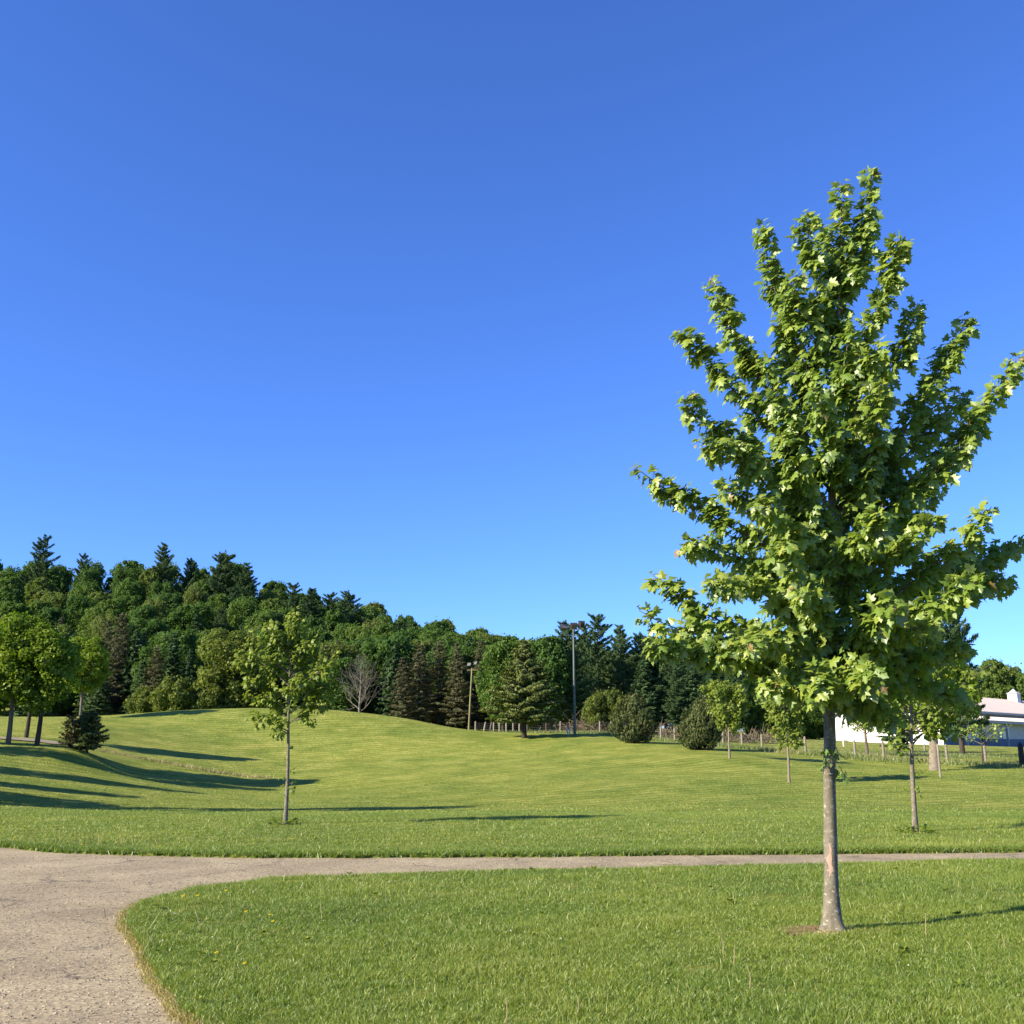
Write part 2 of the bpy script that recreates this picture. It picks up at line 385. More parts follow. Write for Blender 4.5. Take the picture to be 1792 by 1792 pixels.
# hill under the wood
for px, py in ((-200, 985), (0, 985), (200, 985), (400, 995), (520, 1035), (650, 1062), (760, 1090), (860, 1107), (960, 1128)):
    p = at(px, py, 205); cz(p[0], 205, p[2] - 14.0)
    p2 = at(px, py, 205); zf = 4.6
    xx = p[0] * 160 / 205; cz(xx, 160, 0.52 * (p[2] - 14.0) + 0.48 * zf)
for x, z in ((-70, 5.5), (-45, 5.2), (-20, 5.0), (5, 4.3), (25, 4.0)): cz(x, 125, z)
for x in (30, 60, 100): cz(x, 150, 4.0); cz(x, 205, 6.0)
for x, z in ((-130, 26), (-60, 22), (0, 11), (60, 6), (130, 5)): cz(x, 270, z)
CTRL = np.array(CTRL)
def _tps():
    P = CTRL[:, :2] / 50.0; n = len(P)
    d = np.linalg.norm(P[:, None] - P[None], axis=2)
    K = d * d * np.log(d + 1e-9) + 2e-4 * np.eye(n)
    A = np.zeros((n + 3, n + 3)); A[:n, :n] = K; A[:n, n] = 1; A[:n, n + 1:] = P
    A[n, :n] = 1; A[n + 1:, :n] = P.T
    return np.linalg.solve(A, np.concatenate([CTRL[:, 2], np.zeros(3)]))
TW = _tps()
def terrain(x, y):
    x = np.atleast_1d(np.asarray(x, float)); y = np.atleast_1d(np.asarray(y, float))
    sh = x.shape; x = x.ravel(); y = y.ravel()
    xc = np.clip(x, -140, 140); yc = np.clip(y, -10, 280)
    out = np.empty(len(x)); P = CTRL[:, :2] / 50.0; n = len(P)
    for i in range(0, len(x), 20000):
        q = np.stack([xc[i:i + 20000], yc[i:i + 20000]], 1) / 50.0
        d2 = ((q[:, None] - P[None]) ** 2).sum(2)
        K = 0.5 * d2 * np.log(d2 + 1e-12)
        out[i:i + 20000] = K @ TW[:n] + TW[n] + q @ TW[n + 1:]
    far = np.hypot(x - xc, y - yc)
    w = np.exp(-far / 400.0)
    return (out * w + 3.0 * (1 - w)).reshape(sh)
def tz(x, y): return float(terrain(x, y)[0])
def ground_px(px, py, y0=6, y1=130, lift=0.0):
    """where the ray of a photo pixel meets the ground"""
    a, b = slope(px, py); Y = np.linspace(y0, y1, 1200)
    d = (EYE + b * Y) - (terrain(a * Y, Y) + lift)
    k = np.where(d <= 0)[0]
    Yh = Y[k[0]] if len(k) else y1
    return np.array([a * Yh, Yh, tz(a * Yh, Yh)])

# paved drive and path: outlines on the ground
def gp(lst, y1=30):
    return np.array([ground_px(px, py, 5, y1)[:2] for px, py in lst])
near_edge = gp([(362, 1815), (350, 1792), (310, 1742), (275, 1692), (240, 1642), (222, 1608), (236, 1588), (272, 1570), (332, 1556), (420, 1543), (520, 1535), (700, 1528), (900, 1523), (1100, 1519), (1300, 1515), (1500, 1510), (1792, 1503)])
far_edge = gp([(0, 1477), (60, 1485), (150, 1490), (300, 1494), (500, 1497), (900, 1495), (1300, 1491), (1792, 1487)])
def densify(p, step=0.25):
    out = []
    for a, b in zip(p[:-1], p[1:]):
        n = max(1, int(np.linalg.norm(b - a) / step))
        out += [a + (b - a) * k / n for k in range(n)]
    return np.array(out + [p[-1]])
def smooth_line(p, it=3):
    for _ in range(it):
        q = np.empty((2 * len(p) - 2, 2)); q[0::2] = 0.75 * p[:-1] + 0.25 * p[1:]; q[1::2] = 0.25 * p[:-1] + 0.75 * p[1:]
        p = np.concatenate([p[:1], q, p[-1:]])
    return p
ne = near_edge
ne = np.concatenate([[(ne[0][0] + 2.2, -6.0)], [(ne[0][0] + 0.75, ne[0][1] - 2.4)], ne, [(ne[-1][0] + 12, ne[-1][1] + 1.2), (ne[-1][0] + 40, ne[-1][1] + 6)]])
fe = far_edge
fe = np.concatenate([[(fe[0][0] - 9, fe[0][1] + 2.5), (fe[0][0] - 3.5, fe[0][1] + 1.3)], fe, [(fe[-1][0] + 12, fe[-1][1] + 1.5), (fe[-1][0] + 40, fe[-1][1] + 6.5)]])
rg = R(5)
def wobble(p, amp, seed):
    p = densify(smooth_line(p, 3), 0.12); r = R(seed)
    n = r.normal(0, 1, (len(p), 2)); k = np.ones(5) / 5
    n = np.stack([np.convolve(n[:, i], k, 'same') for i in range(2)], 1)
    return p + n * amp
ne = wobble(ne, 0.075, 1); fe = wobble(fe, 0.06, 2)
PAVE = np.concatenate([ne, fe[::-1], [(fe[0][0], -6.0)]])
def inside(x, y, poly):
    c = np.zeros(len(x), bool); n = len(poly)
    x0, y0 = poly[:, 0], poly[:, 1]; x1, y1 = np.roll(x0, -1), np.roll(y0, -1)
    for i in range(n):
        if y0[i] == y1[i]: continue
        t = ((y0[i] > y) != (y1[i] > y)) & (x < (x1[i] - x0[i]) * (y - y0[i]) / (y1[i] - y0[i]) + x0[i])
        c ^= t
    return c
def edge_dist(x, y, line):
    out = np.full(len(x), 1e9)
    for i in range(0, len(x), 4000):
        q = np.stack([x[i:i + 4000], y[i:i + 4000]], 1)
        out[i:i + 4000] = np.sqrt(((q[:, None] - line[None]) ** 2).sum(2).min(1))
    return out

def axis(segs):
    a = [segs[0][0]]
    for lo, hi, st in segs:
        n = max(1, int(round((hi - lo) / st))); a += list(lo + (hi - lo) * (np.arange(n) + 1) / n)
    return np.array(a)
gx = axis([(-5000, -1500, 700), (-1500, -400, 120), (-400, -120, 14), (-120, -30, 1.5), (-30, -12, 0.5), (-12, 14, 0.11), (14, 30, 0.4), (30, 120, 1.5), (120, 400, 14), (400, 1500, 120), (1500, 5000, 700)])
gy = axis([(-3000, -400, 500), (-400, -30, 20), (-30, 4, 1.0), (4, 22, 0.11), (22, 40, 0.4), (40, 130, 0.8), (130, 300, 3.5), (300, 800, 50), (800, 6000, 500)])
X, Y = np.meshgrid(gx, gy)
xs, ys = X.ravel(), Y.ravel()
Z = terrain(xs, ys)
near = (ys > -6) & (ys < 26) & (xs > -40) & (xs < 60)
idx = np.where(near)[0]
ins = inside(xs[idx], ys[idx], PAVE)
Z[idx[ins]] -= 0.085
rn = R(9); fine_zone = (ys > 4) & (ys < 40) & (np.abs(xs) < 30)
Z[fine_zone] += rn.normal(0, 0.006, fine_zone.sum())
g = MB(); ny, nx = X.shape
i = np.arange(ny - 1)[:, None] * nx + np.arange(nx - 1)[None]
g.add(np.stack([xs, ys, Z], 1), quad=np.stack([i, i + 1, i + nx + 1, i + nx], -1).reshape(-1, 4))
ground = tag(g.build('ground', M['lawn'], smooth=True), kind='structure')

# pavement sheet, slightly below the turf
pm = MB()
px_ = axis([(-26, -13, 0.5), (-13, 14, 0.2), (14, 55, 0.5)]); py_ = axis([(-6, 5, 0.5), (5, 26, 0.2)])
A, B = np.meshgrid(px_, py_); a, b = A.ravel(), B.ravel()
keep = inside(a, b, PAVE) | (edge_dist(a, b, PAVE) < 0.34)
h = terrain(a, b) - 0.045
nyy, nxx = A.shape
i = (np.arange(nyy - 1)[:, None] * nxx + np.arange(nxx - 1)[None]).ravel()
q = np.stack([i, i + 1, i + nxx + 1, i + nxx], -1)
q = q[keep[q].all(1)]
used = np.unique(q); rem = np.full(len(a), -1); rem[used] = np.arange(len(used))
pm.add(np.stack([a, b, h], 1)[used], quad=rem[q])
tag(pm.build('path', M['asphalt'], smooth=True), kind='structure')

def grit(name, mat, n, lo, hi, seed, label, flat=0.6):
    r = R(seed); y = 5.5 + 12.5 * r.random(n) ** 1.2; x = -0.56 * y - 0.6 + (0.75 * y) * r.random(n)
    k = inside(x, y, PAVE); x, y = x[k], y[k]; n = len(x)
    sz = lo + (hi - lo) * r.random(n) ** 3; z = terrain(x, y) - 0.045 + sz * flat * 0.3
    base = np.array([(1, 0, 0), (0, 1, 0), (-1, 0, 0), (0, -1, 0), (0, 0, 1), (0, 0, -1)], float)
    v = base[None] * (sz[:, None] * r.uniform(0.5, 1.2, (n, 6)))[:, :, None]; a_ = r.uniform(0, 6.28, n)
    c, q = np.cos(a_)[:, None], np.sin(a_)[:, None]
    v = np.stack([v[..., 0] * c - v[..., 1] * q, v[..., 0] * q + v[..., 1] * c, v[..., 2] * flat], -1) + np.stack([x, y, z], 1)[:, None]
    t = np.array([(0, 1, 4), (1, 2, 4), (2, 3, 4), (3, 0, 4), (1, 0, 5), (2, 1, 5), (3, 2, 5), (0, 3, 5)])
    m = MB(); m.add(v.reshape(-1, 3), tri=(np.arange(n)[:, None, None] * 6 + t[None]).reshape(-1, 3))
    tag(m.build(name, mat), label, 'gravel', kind='stuff')
grit('path_grit', M['grit_light'], 26000, 0.004, 0.014, 91, 'pale loose grit lying on the worn drive')
grit('path_grit', M['grit_dark'], 15000, 0.004, 0.013, 92, 'dark crumbs of grit lying on the worn drive')
# ------------------------------------------------------------------ grass
def blades(x, y, z, hgt, wid, rng, tone, lean=0.45, mb=None, seg=2):
    n = len(x); th = rng.uniform(0, 2 * math.pi, n); ph = rng.uniform(0, 2 * math.pi, n)
    L = hgt * rng.uniform(0.1, lean * 1.6, n)
    dx, dy = np.cos(ph) * L, np.sin(ph) * L
    wx, wy = np.cos(th) * wid * 0.5, np.sin(th) * wid * 0.5
    b = np.stack([x, y, z - 0.01], 1); w = np.stack([wx, wy, 0 * wx], 1)
    mid = b + np.stack([dx * 0.35, dy * 0.35, hgt * 0.6], 1)
    tip = b + np.stack([dx, dy, hgt], 1)
    t = np.repeat(tone, 5 if seg == 2 else 3)
    if seg == 2:
        v = np.stack([b - w, b + w, mid + w * 0.75, mid - w * 0.75, tip], 1).reshape(-1, 3)
        k = np.arange(n)[:, None] * 5
        mb.add(v, tri=k + np.array([[3, 2, 4]]), quad=k + np.array([[0, 1, 2, 3]]), tone=t)
    else:
        v = np.stack([b - w, b + w, tip], 1).reshape(-1, 3)
        mb.add(v, tri=np.arange(n)[:, None] * 3 + np.array([[0, 1, 2]]), tone=t)

def vnoise(x, y, s, seed):
    r = R(seed); G = r.random((64, 64))
    u, v = x / s, y / s; i, j = np.floor(u).astype(int), np.floor(v).astype(int); f, h_ = u - i, v - j
    f = f * f * (3 - 2 * f); h_ = h_ * h_ * (3 - 2 * h_)
    g_ = lambda a, b: G[a % 64, b % 64]
    return (g_(i, j) * (1 - f) + g_(i + 1, j) * f) * (1 - h_) + (g_(i, j + 1) * (1 - f) + g_(i + 1, j + 1) * f) * h_

TREE_XY = ground_px(1459, 1632, 5, 20)[:2]
def scatter(n, y0, y1, rng, power=1.0):
    y = y0 + (y1 - y0) * rng.random(n) ** power
    x = (rng.random(n) * 2 - 1) * (0.545 * y + 0.4)
    return x, y
def off_pave(x, y, rng, margin=0.0):
    return ~inside(x, y, PAVE)
SOIL_C = TREE_XY + np.array([-0.16, 0.05])
def lawn_layer(name, y0, y1, n, h0, h1, w, seed, seg, power):
    r = R(seed); x, y = scatter(n, y0, y1, r, power)
    k = off_pave(x, y, r)
    x, y = x[k], y[k]
    ds = np.hypot((x - SOIL_C[0]) / 0.34, (y - SOIL_C[1]) / 0.24) + (vnoise(x, y, 0.09, 77) - 0.5) * 1.2 + r.normal(0, 0.22, len(x))
    k = (ds > 0.95) & (np.hypot(x - TREE_XY[0], y - TREE_XY[1]) > 0.1)
    x, y = x[k], y[k]
    z = terrain(x, y)
    cl = vnoise(x, y, 0.35, 3) * 0.5 + vnoise(x, y, 0.09, 4) * 0.5
    pt = vnoise(x, y, 1.9, 8)
    hh = (h0 + (h1 - h0) * np.clip(cl * 1.3 - 0.1 + r.normal(0, 0.16, len(x)), 0, 1.4))
    big = vnoise(x, y, 0.75, 18)
    tone = np.clip(0.07 + 0.30 * cl + 0.34 * pt + 0.26 * big + r.normal(0, 0.16, len(x)), 0, 0.93)
    hh = hh * (0.75 + 0.5 * big)
    tone = np.where(r.random(len(x)) < 0.012, 1.0, tone)
    m = MB(); blades(x, y, z, hh, w * r.uniform(0.6, 1.3, len(x)), r, tone, 0.75, m, seg)
    tag(m.build(name, M['blade']), 'short mown green grass of the park lawn', 'grass', kind='stuff')
lawn_layer('lawn_grass', 6.0, 12.0, 460000, 0.022, 0.062, 0.0060, 11, 2, 0.9)
lawn_layer('lawn_grass', 12.0, 19.0, 380000, 0.022, 0.06, 0.0088, 12, 1, 0.95)
lawn_layer('lawn_grass', 16.5, 32.0, 480000, 0.02, 0.055, 0.012, 13, 1, 0.9)
lawn_layer('lawn_grass', 30.0, 62.0, 160000, 0.02, 0.05, 0.03, 14, 1, 0.85)

# yellowed grass fringe along the near pavement edge, dark tufts along the far one
def fringe(name, line, n, off0, off1, side, h0, h1, w, seed, mat, lab, tone_lo=0.0, tone_hi=1.0):
    r = R(seed); k = r.integers(1, len(line) - 1, n); t = line[np.minimum(k + 1, len(line) - 1)] - line[k - 1]
    nrm = np.stack([-t[:, 1], t[:, 0]], 1); nrm /= np.linalg.norm(nrm, axis=1, keepdims=True) + 1e-9
    o = r.uniform(off0, off1, n)[:, None] * side
    p = line[k] + nrm * o + r.normal(0, 0.03, (n, 2))
    m = MB(); blades(p[:, 0], p[:, 1], terrain(p[:, 0], p[:, 1]) - 0.03, r.uniform(h0, h1, n), w * r.uniform(0.6, 1.4, n), r, r.uniform(tone_lo, tone_hi, n), 1.3, m, 2)
    tag(m.build(name, mat), lab, 'grass', kind='stuff')
cut = ne[(ne[:, 1] > 5.2) & (ne[:, 0] < -1.2) & (ne[:, 1] < 12.2)]
fringe('dry_edge_grass', cut, 20000, -0.03, 0.10, -1, 0.02, 0.06, 0.007, 21, M['edge'], 'straw coloured dry grass fringe along the drive edge')
cut2 = ne[(ne[:, 1] > 5.5) & (ne[:, 0] < 12)]
fringe('lawn_edge_grass', cut2, 16000, 0.0, 0.22, -1, 0.03, 0.085, 0.009, 22, M['blade'], 'longer green grass leaning over the pavement edge', 0.3, 0.9)
cut3 = fe[(fe[:, 0] > -14) & (fe[:, 0] < 14)]
fringe('verge_grass', cut3, 26000, -0.02, 0.3, 1, 0.05, 0.12, 0.014, 23, M['blade'], 'ragged longer grass on the far path verge', 0.0, 0.75)

# ------------------------------------------------------------------ foliage builders
LEAF_R = [(0.05, 0.0), (0.22, -0.07), (0.42, 0.04), (0.29, 0.19), (0.58, 0.44), (0.40, 0.47), (0.19, 0.50), (0.25, 0.70), (0.12, 0.80)]
LEAF_OUT = LEAF_R + [(0.0, 1.0)] + [(-x, y) for x, y in reversed(LEAF_R)]
LEAF_MAPLE = np.array([(0.0, 0.36)] + LEAF_OUT)
LEAF_SIMPLE = np.array([(0.0, 0.4), (0.0, 0.0), (0.36, 0.18), (0.46, 0.52), (0.2, 0.6), (0.0, 1.0), (-0.2, 0.6), (-0.46, 0.52), (-0.36, 0.18)])
def put_leaves(mb, p, mid, nrm, size, tone, tpl, cup=0.25, droop=0.2):
    """p base point, mid = midrib direction, nrm = facing"""
    n = len(p); mid = unit(mid); nrm = nrm - (nrm * mid).sum(1, keepdims=True) * mid; nrm = unit(nrm)
    sd = np.cross(mid, nrm)
    k = len(tpl); x, y = tpl[:, 0], tpl[:, 1]
    zz = -cup * np.abs(x) - droop * y * y
    v = p[:, None] + size[:, None, None] * (x[None, :, None] * sd[:, None] + y[None, :, None] * mid[:, None] + zz[None, :, None] * nrm[:, None])
    o = np.arange(1, k); tri = np.stack([np.zeros(k - 1, int), o, np.roll(o, -1)], 1)
    T = (np.arange(n)[:, None, None] * k + tri[None]).reshape(-1, 3)
    mb.add(v.reshape(-1, 3), tri=T, tone=np.repeat(tone, k))
def put_cards(mb, p, nrm, size, rng, tone, asp=1.0, axis_=None):
    n = len(p); nrm = unit(nrm)
    if axis_ is None: axis_ = rng.normal(0, 1, (n, 3))
    a = axis_ - (axis_ * nrm).sum(1, keepdims=True) * nrm; a = unit(a); b = np.cross(nrm, a)
    s = size[:, None]
    v = np.stack([p - a * s * 0.5, p + b * s * 0.36 * asp - a * s * 0.05, p + a * s * 0.55, p - b * s * 0.36 * asp + a * s * 0.05], 1).reshape(-1, 3)
    mb.add(v, quad=np.arange(n)[:, None] * 4 + np.array([[0, 1, 2, 3]]), tone=np.repeat(tone, 4))

def bez(p0, p1, p2, n):
    t = np.linspace(0, 1, n)[:, None]
    return (1 - t) ** 2 * p0 + 2 * t * (1 - t) * p1 + t * t * p2
def polyline(pts, n):
    pts = np.asarray(pts, float)
    for _ in range(2):
        if len(pts) > 2:
            q = np.empty((2 * len(pts) - 2, 3)); q[0::2] = 0.75 * pts[:-1] + 0.25 * pts[1:]; q[1::2] = 0.25 * pts[:-1] + 0.75 * pts[1:]
            pts = np.concatenate([pts[:1], q, pts[-1:]])
    d = np.concatenate([[0], np.cumsum(np.linalg.norm(np.diff(pts, axis=0), axis=1))])
    s = np.linspace(0, d[-1], n)
    return np.stack([np.interp(s, d, pts[:, i]) for i in range(3)], 1), d[-1]

def leafy_limb(wood, fol, pts, r0, rng, leaf, tpl, start=0.2, per_m=24, twig=0.3, twig_m=7, tone0=0.45, droop=0.6, sunny=0.75, tip_pale=0.0):
    """a limb drawn as a tube with leaves and leafy side twigs along it"""
    P, L = polyline(pts, max(6, int(3 + 6 * np.linalg.norm(np.diff(np.asarray(pts), axis=0), axis=1).sum())))
    wood.tube(P, np.linspace(r0, max(0.003, r0 * 0.18), len(P)), 6)
    d = np.gradient(P, axis=0); d = unit(d); ts = np.linspace(0, 1, len(P))
    def samp(t): return np.stack([np.interp(t, ts, P[:, i]) for i in range(3)], 1), unit(np.stack([np.interp(t, ts, d[:, i]) for i in range(3)], 1))
    n1 = int(L * per_m * (1 - start)); t1 = start + (1 - start) * rng.random(n1)
    base, dr = samp(t1); tt = t1
    # twigs
    n2 = max(1, int(L * twig_m * (1 - start))); t2 = start * 0.8 + (1 - start * 0.8) * rng.random(n2) * 0.96
    b2, d2 = samp(t2)
    o2 = unit(rng.normal(0, 1, (n2, 3)) + np.array([0, 0, 0.25]))
    o2 = unit(o2 - 0.5 * (o2 * d2).sum(1, keepdims=True) * d2 + d2 * 0.7)
    l2 = twig * rng.uniform(0.45, 1.15, n2) * (1.05 - 0.6 * t2)
    for k in range(n2):
        w = bez(b2[k], b2[k] + o2[k] * l2[k] * 0.55, b2[k] + (o2[k] + np.array([0, 0, 0.12])) * l2[k], 4)
        wood.tube(w, np.linspace(max(0.003, r0 * 0.22), 0.002, 4), 4, cap=False)
    nl = np.maximum(2, (l2 * per_m * 1.25).astype(int)); rep = np.repeat(np.arange(n2), nl)
    f = rng.uniform(0.25, 1.05, len(rep))
    base = np.concatenate([base, b2[rep] + (o2[rep] + np.array([0, 0, 0.1]) * f[:, None]) * (l2[rep] * f)[:, None]])
    dr = np.concatenate([dr, o2[rep]]); tt = np.concatenate([tt, t2[rep]])
    n = len(base)
    out = rng.normal(0, 1, (n, 3)); out = unit(out - (out * dr).sum(1, keepdims=True) * dr * 0.8)
    stalk = leaf * rng.uniform(0.3, 0.75, n)
    p = base + unit(out + dr * 0.3 + np.array([0, 0, 0.15])) * stalk[:, None]
    mid = unit(out * 0.8 + dr * 0.35 - np.array([0, 0, droop]) * rng.uniform(0.4, 1.6, n)[:, None])
    nrm = unit(np.array([0, 0, 0.42]) + out * 0.40 + sun_dir * sunny + rng.normal(0, 0.38, (n, 3)))
    flip = rng.random(n) < (0.004 + tip_pale * (tt > 0.93))
    nrm[flip] *= -1
    size = leaf * rng.uniform(0.45, 1.25, n) * (1.0 - 0.25 * (tt > 0.93))
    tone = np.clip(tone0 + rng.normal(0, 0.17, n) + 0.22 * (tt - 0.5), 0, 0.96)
    tone = np.where((tt > 0.95) & (rng.random(n) < 0.10), 1.0, tone)
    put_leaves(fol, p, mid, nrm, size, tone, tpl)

# ------------------------------------------------------------------ the big maple
def main_maple():
    r = R(101); base = ground_px(1459, 1632, 5, 20); Y0 = base[1]
    root = empty('maple_tree', base)
    tag(root, 'tall young maple with lush green crown and scarred grey trunk on near lawn', 'tree')
    off = base
    wood = MB(); fol = MB(); trunk = MB()
    tp = [(1459, 1636), (1457, 1612), (1455, 1560), (1453, 1450), (1451, 1360), (1452, 1290), (1450, 1180), (1453, 1050), (1456, 900), (1456, 780), (1462, 650), (1468, 520), (1472, 420), (1471, 318)]
    rw = [0.105, 0.082, 0.068, 0.059, 0.057, 0.054, 0.055, 0.048, 0.041, 0.034, 0.026, 0.018, 0.012, 0.005]
    pts = np.array([at(x, y, Y0) for x, y in tp]) - off
    def on_trunk(py):
        ys_ = np.array([t[1] for t in tp], float)[::-1]
        return np.array([np.interp(py, ys_, pts[::-1, i]) for i in range(3)])
    # trunk with a slightly uneven surface, flared roots at the foot
    dd = np.concatenate([[0], np.cumsum(np.linalg.norm(np.diff(pts, axis=0), axis=1))])
    s = np.linspace(0, dd[-1], 150); n = 20
    C = np.stack([np.interp(s, dd, pts[:, i]) for i in range(3)], 1); rr = np.interp(s, dd, rw)
    th = np.arange(n) * 2 * math.pi / n
    w = 1 + 0.035 * np.sin(3 * th[None] + s[:, None] * 1.1) + 0.025 * np.sin(s[:, None] * 9 + 2 * th[None]) + r.normal(0, 0.012, (len(s), n))
    w += 0.55 * np.exp(-s[:, None] / 0.10) * np.clip(np.sin(2.5 * th[None] + 0.6), -0.4, 1)
    for (zc, tc, am) in ((1.53, 3.6, 0.2), (1.9, 4.4, 0.25), (2.05, 5.6, 0.35)):
        w += am * np.exp(-((s[:, None] - zc) / 0.045) ** 2) * np.exp(-((((th[None] - tc + math.pi) % (2 * math.pi)) - math.pi) / 0.5) ** 2)
    V = np.stack([C[:, 0:1] + rr[:, None] * w * np.cos(th)[None], C[:, 1:2] + rr[:, None] * w * np.sin(th)[None], np.broadcast_to(C[:, 2:3], w.shape)], -1)
    i = np.arange(len(s) - 1)[:, None] * n; j = np.arange(n)[None]
    trunk.add(V.reshape(-1, 3), quad=np.stack([i + j, i + (j + 1) % n, i + n + (j + 1) % n, i + n + j], -1).reshape(-1, 4))
    tr = trunk.build('trunk', M['bark_maple'], root, True)
    # pale wound where bark is missing: a shallow lens hugging the trunk
    sc = MB(); zs = np.linspace(0.47, 0.80, 14); half = np.interp(zs, [0.47, 0.52, 0.6, 0.66, 0.8], [0.02, 0.14, 0.36, 0.30, 0.02]); tc = 4.30
    rows = []
    for z_, hw in zip(zs, half):
        c = np.array([np.interp(z_, C[:, 2], C[:, k]) for k in range(3)]); rad = np.interp(z_, C[:, 2], rr) * 1.075
        for k in range(7):
            a_ = tc + hw * (k / 3.0 - 1) * (1 + 0.35 * math.sin(z_ * 61 + k)) + 0.12 * math.sin(z_ * 37); rows.append((c[0] + rad * math.cos(a_), c[1] + rad * math.sin(a_), z_))
    i = (np.arange(13)[:, None] * 7 + np.arange(6)[None]).ravel()
    sc.add(rows, quad=np.stack([i, i + 1, i + 8, i + 7], 1))
    ob = sc.build('bark_scar', M['scar'], tr, True); ob['label'] = 'pinkish bare wood wound low on the trunk'
    # limbs: attach height (photo row), pixel route to the tip, depth shift of the tip, leaf richness
    limbs = [
        (760, [(1400, 620), (1352, 500), (1333, 392)], 0.1), (650, [(1425, 500), (1410, 368)], -0.15), (640, [(1400, 560), (1385, 480)], -0.5),
        (560, [(1500, 440), (1518, 360), (1526, 302)], 0.1), (700, [(1530, 560), (1560, 470), (1573, 412)], -0.2), (600, [(1455, 460), (1440, 400)], 0.4),
        (820, [(1390, 730), (1310, 640), (1272, 560), (1245, 485)], 0.2), (860, [(1380, 780), (1290, 690), (1232, 620), (1186, 572)], -0.2),
        (930, [(1360, 830), (1270, 760), (1215, 725), (1198, 690)], -0.6), (960, [(1370, 880), (1300, 800), (1220, 770)], -0.9),
        (1040, [(1370, 970), (1260, 910), (1170, 860), (1107, 812)], 0.1), (1080, [(1360, 1010), (1270, 960), (1215, 950), (1188, 950)], -0.5),
        (1160, [(1370, 1130), (1270, 1090), (1190, 1050), (1138, 1000)], 0.1), (1190, [(1370, 1150), (1260, 1120), (1170, 1095), (1118, 1066)], -0.5),
        (1205, [(1370, 1180), (1260, 1150), (1180, 1130), (1128, 1128)], -0.8), (1130, [(1380, 1060), (1300, 1020), (1240, 1020)], -1.1),
        (830, [(1510, 740), (1570, 640), (1606, 528)], 0.0), (900, [(1530, 820), (1620, 700), (1665, 610), (1692, 556)], 0.2),
        (990, [(1550, 900), (1660, 800), (1730, 700), (1790, 622)], 0.0), (850, [(1490, 740), (1520, 650), (1535, 590)], -0.6),
        (960, [(1530, 860), (1590, 790), (1640, 740), (1690, 690)], 0.6), (1010, [(1540, 900), (1620, 840), (1690, 780)], -0.3), (930, [(1510, 830), (1540, 740), (1525, 670)], -0.7),
        (1130, [(1550, 1050), (1650, 980), (1705, 930), (1735, 885)], -0.5), (1120, [(1560, 1030), (1680, 1000), (1800, 950)], 0.5),
        (1190, [(1560, 1100), (1640, 1050), (1720, 1010)], -0.9), (1150, [(1550, 1100), (1660, 1050), (1770, 1010)], 0.9), (1215, [(1540, 1170), (1620, 1150), (1700, 1130)], 0.2),
        (1225, [(1530, 1190), (1610, 1200), (1690, 1225)], 0.7), (1220, [(1500, 1150), (1580, 1100), (1650, 1090)], -1.2), (1215, [(1480, 1130), (1540, 1080), (1560, 1050)], -1.4),
        (1180, [(1450, 1100), (1420, 1050), (1400, 1040)], -1.3), (1190, [(1420, 1130), (1350, 1110), (1300, 1130)], -1.3), (1205, [(1400, 1180), (1330, 1150), (1262, 1150)], -0.7),
        (1225, [(1430, 1200), (1390, 1195), (1350, 1205)], -0.9), (1235, [(1480, 1230), (1530, 1230), (1570, 1265)], -0.6), (1225, [(1470, 1200), (1500, 1180), (1530, 1195)], -1.5),
        (1220, [(1440, 1190), (1430, 1180), (1425, 1230)], -1.4), (1195, [(1380, 1160), (1300, 1150), (1245, 1130)], 0.7),
        (880, [(1455, 800), (1440, 720), (1420, 660)], -0.9), (980, [(1430, 900), (1390, 820), (1370, 760)], -0.9), (1060, [(1420, 980), (1370, 920), (1330, 880)], -1.1),
        (1080, [(1480, 1000), (1520, 930), (1545, 880)], -1.1), (1140, [(1430, 1060), (1390, 1000), (1370, 950)], -1.3), (760, [(1470, 690), (1480, 620), (1490, 560)], -0.6),
        (900, [(1400, 800), (1360, 700), (1340, 620)], -0.5), (1100, [(1500, 1020), (1580, 960), (1640, 900)], -0.7), (1000, [(1400, 930), (1320, 880), (1260, 850)], -0.7),
        (900, [(1500, 800), (1480, 700), (1450, 600)], 0.8), (1000, [(1420, 880), (1330, 820), (1300, 760)], 0.9), (1050, [(1520, 950), (1600, 900), (1640, 860)], 1.0),
        (1120, [(1400, 1050), (1320, 1000), (1260, 1040)], 1.0), (1170, [(1520, 1130), (1600, 1100), (1660, 1150)], 1.2), (1180, [(1420, 1150), (1340, 1130), (1290, 1170)], 1.1),
        (820, [(1420, 720), (1380, 640), (1370, 560)], 0.6), (1100, [(1460, 1000), (1470, 900), (1500, 820)], 1.1), (1200, [(1460, 1180), (1480, 1120), (1500, 1130)], 1.4),
    ]
    for (py, route, dy) in limbs:
        m = len(route); p = [on_trunk(py)]
        for k, (x, y) in enumerate(route):
            p.append(at(x, y + 2, Y0 + dy * ((k + 1) / m) ** 0.8) - off)
        L = sum(np.linalg.norm(np.subtract(p[k + 1], p[k])) for k in range(len(p) - 1))
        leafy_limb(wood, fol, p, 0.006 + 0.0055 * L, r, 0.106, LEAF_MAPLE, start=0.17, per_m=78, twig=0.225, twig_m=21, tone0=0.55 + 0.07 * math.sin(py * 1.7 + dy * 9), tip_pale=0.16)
    # leader
    leafy_limb(wood, fol, [on_trunk(y) for y in (700, 560, 430, 318)], 0.02, r, 0.10, LEAF_MAPLE, start=0.15, per_m=70, twig=0.22, twig_m=18, tone0=0.55, tip_pale=0.2)
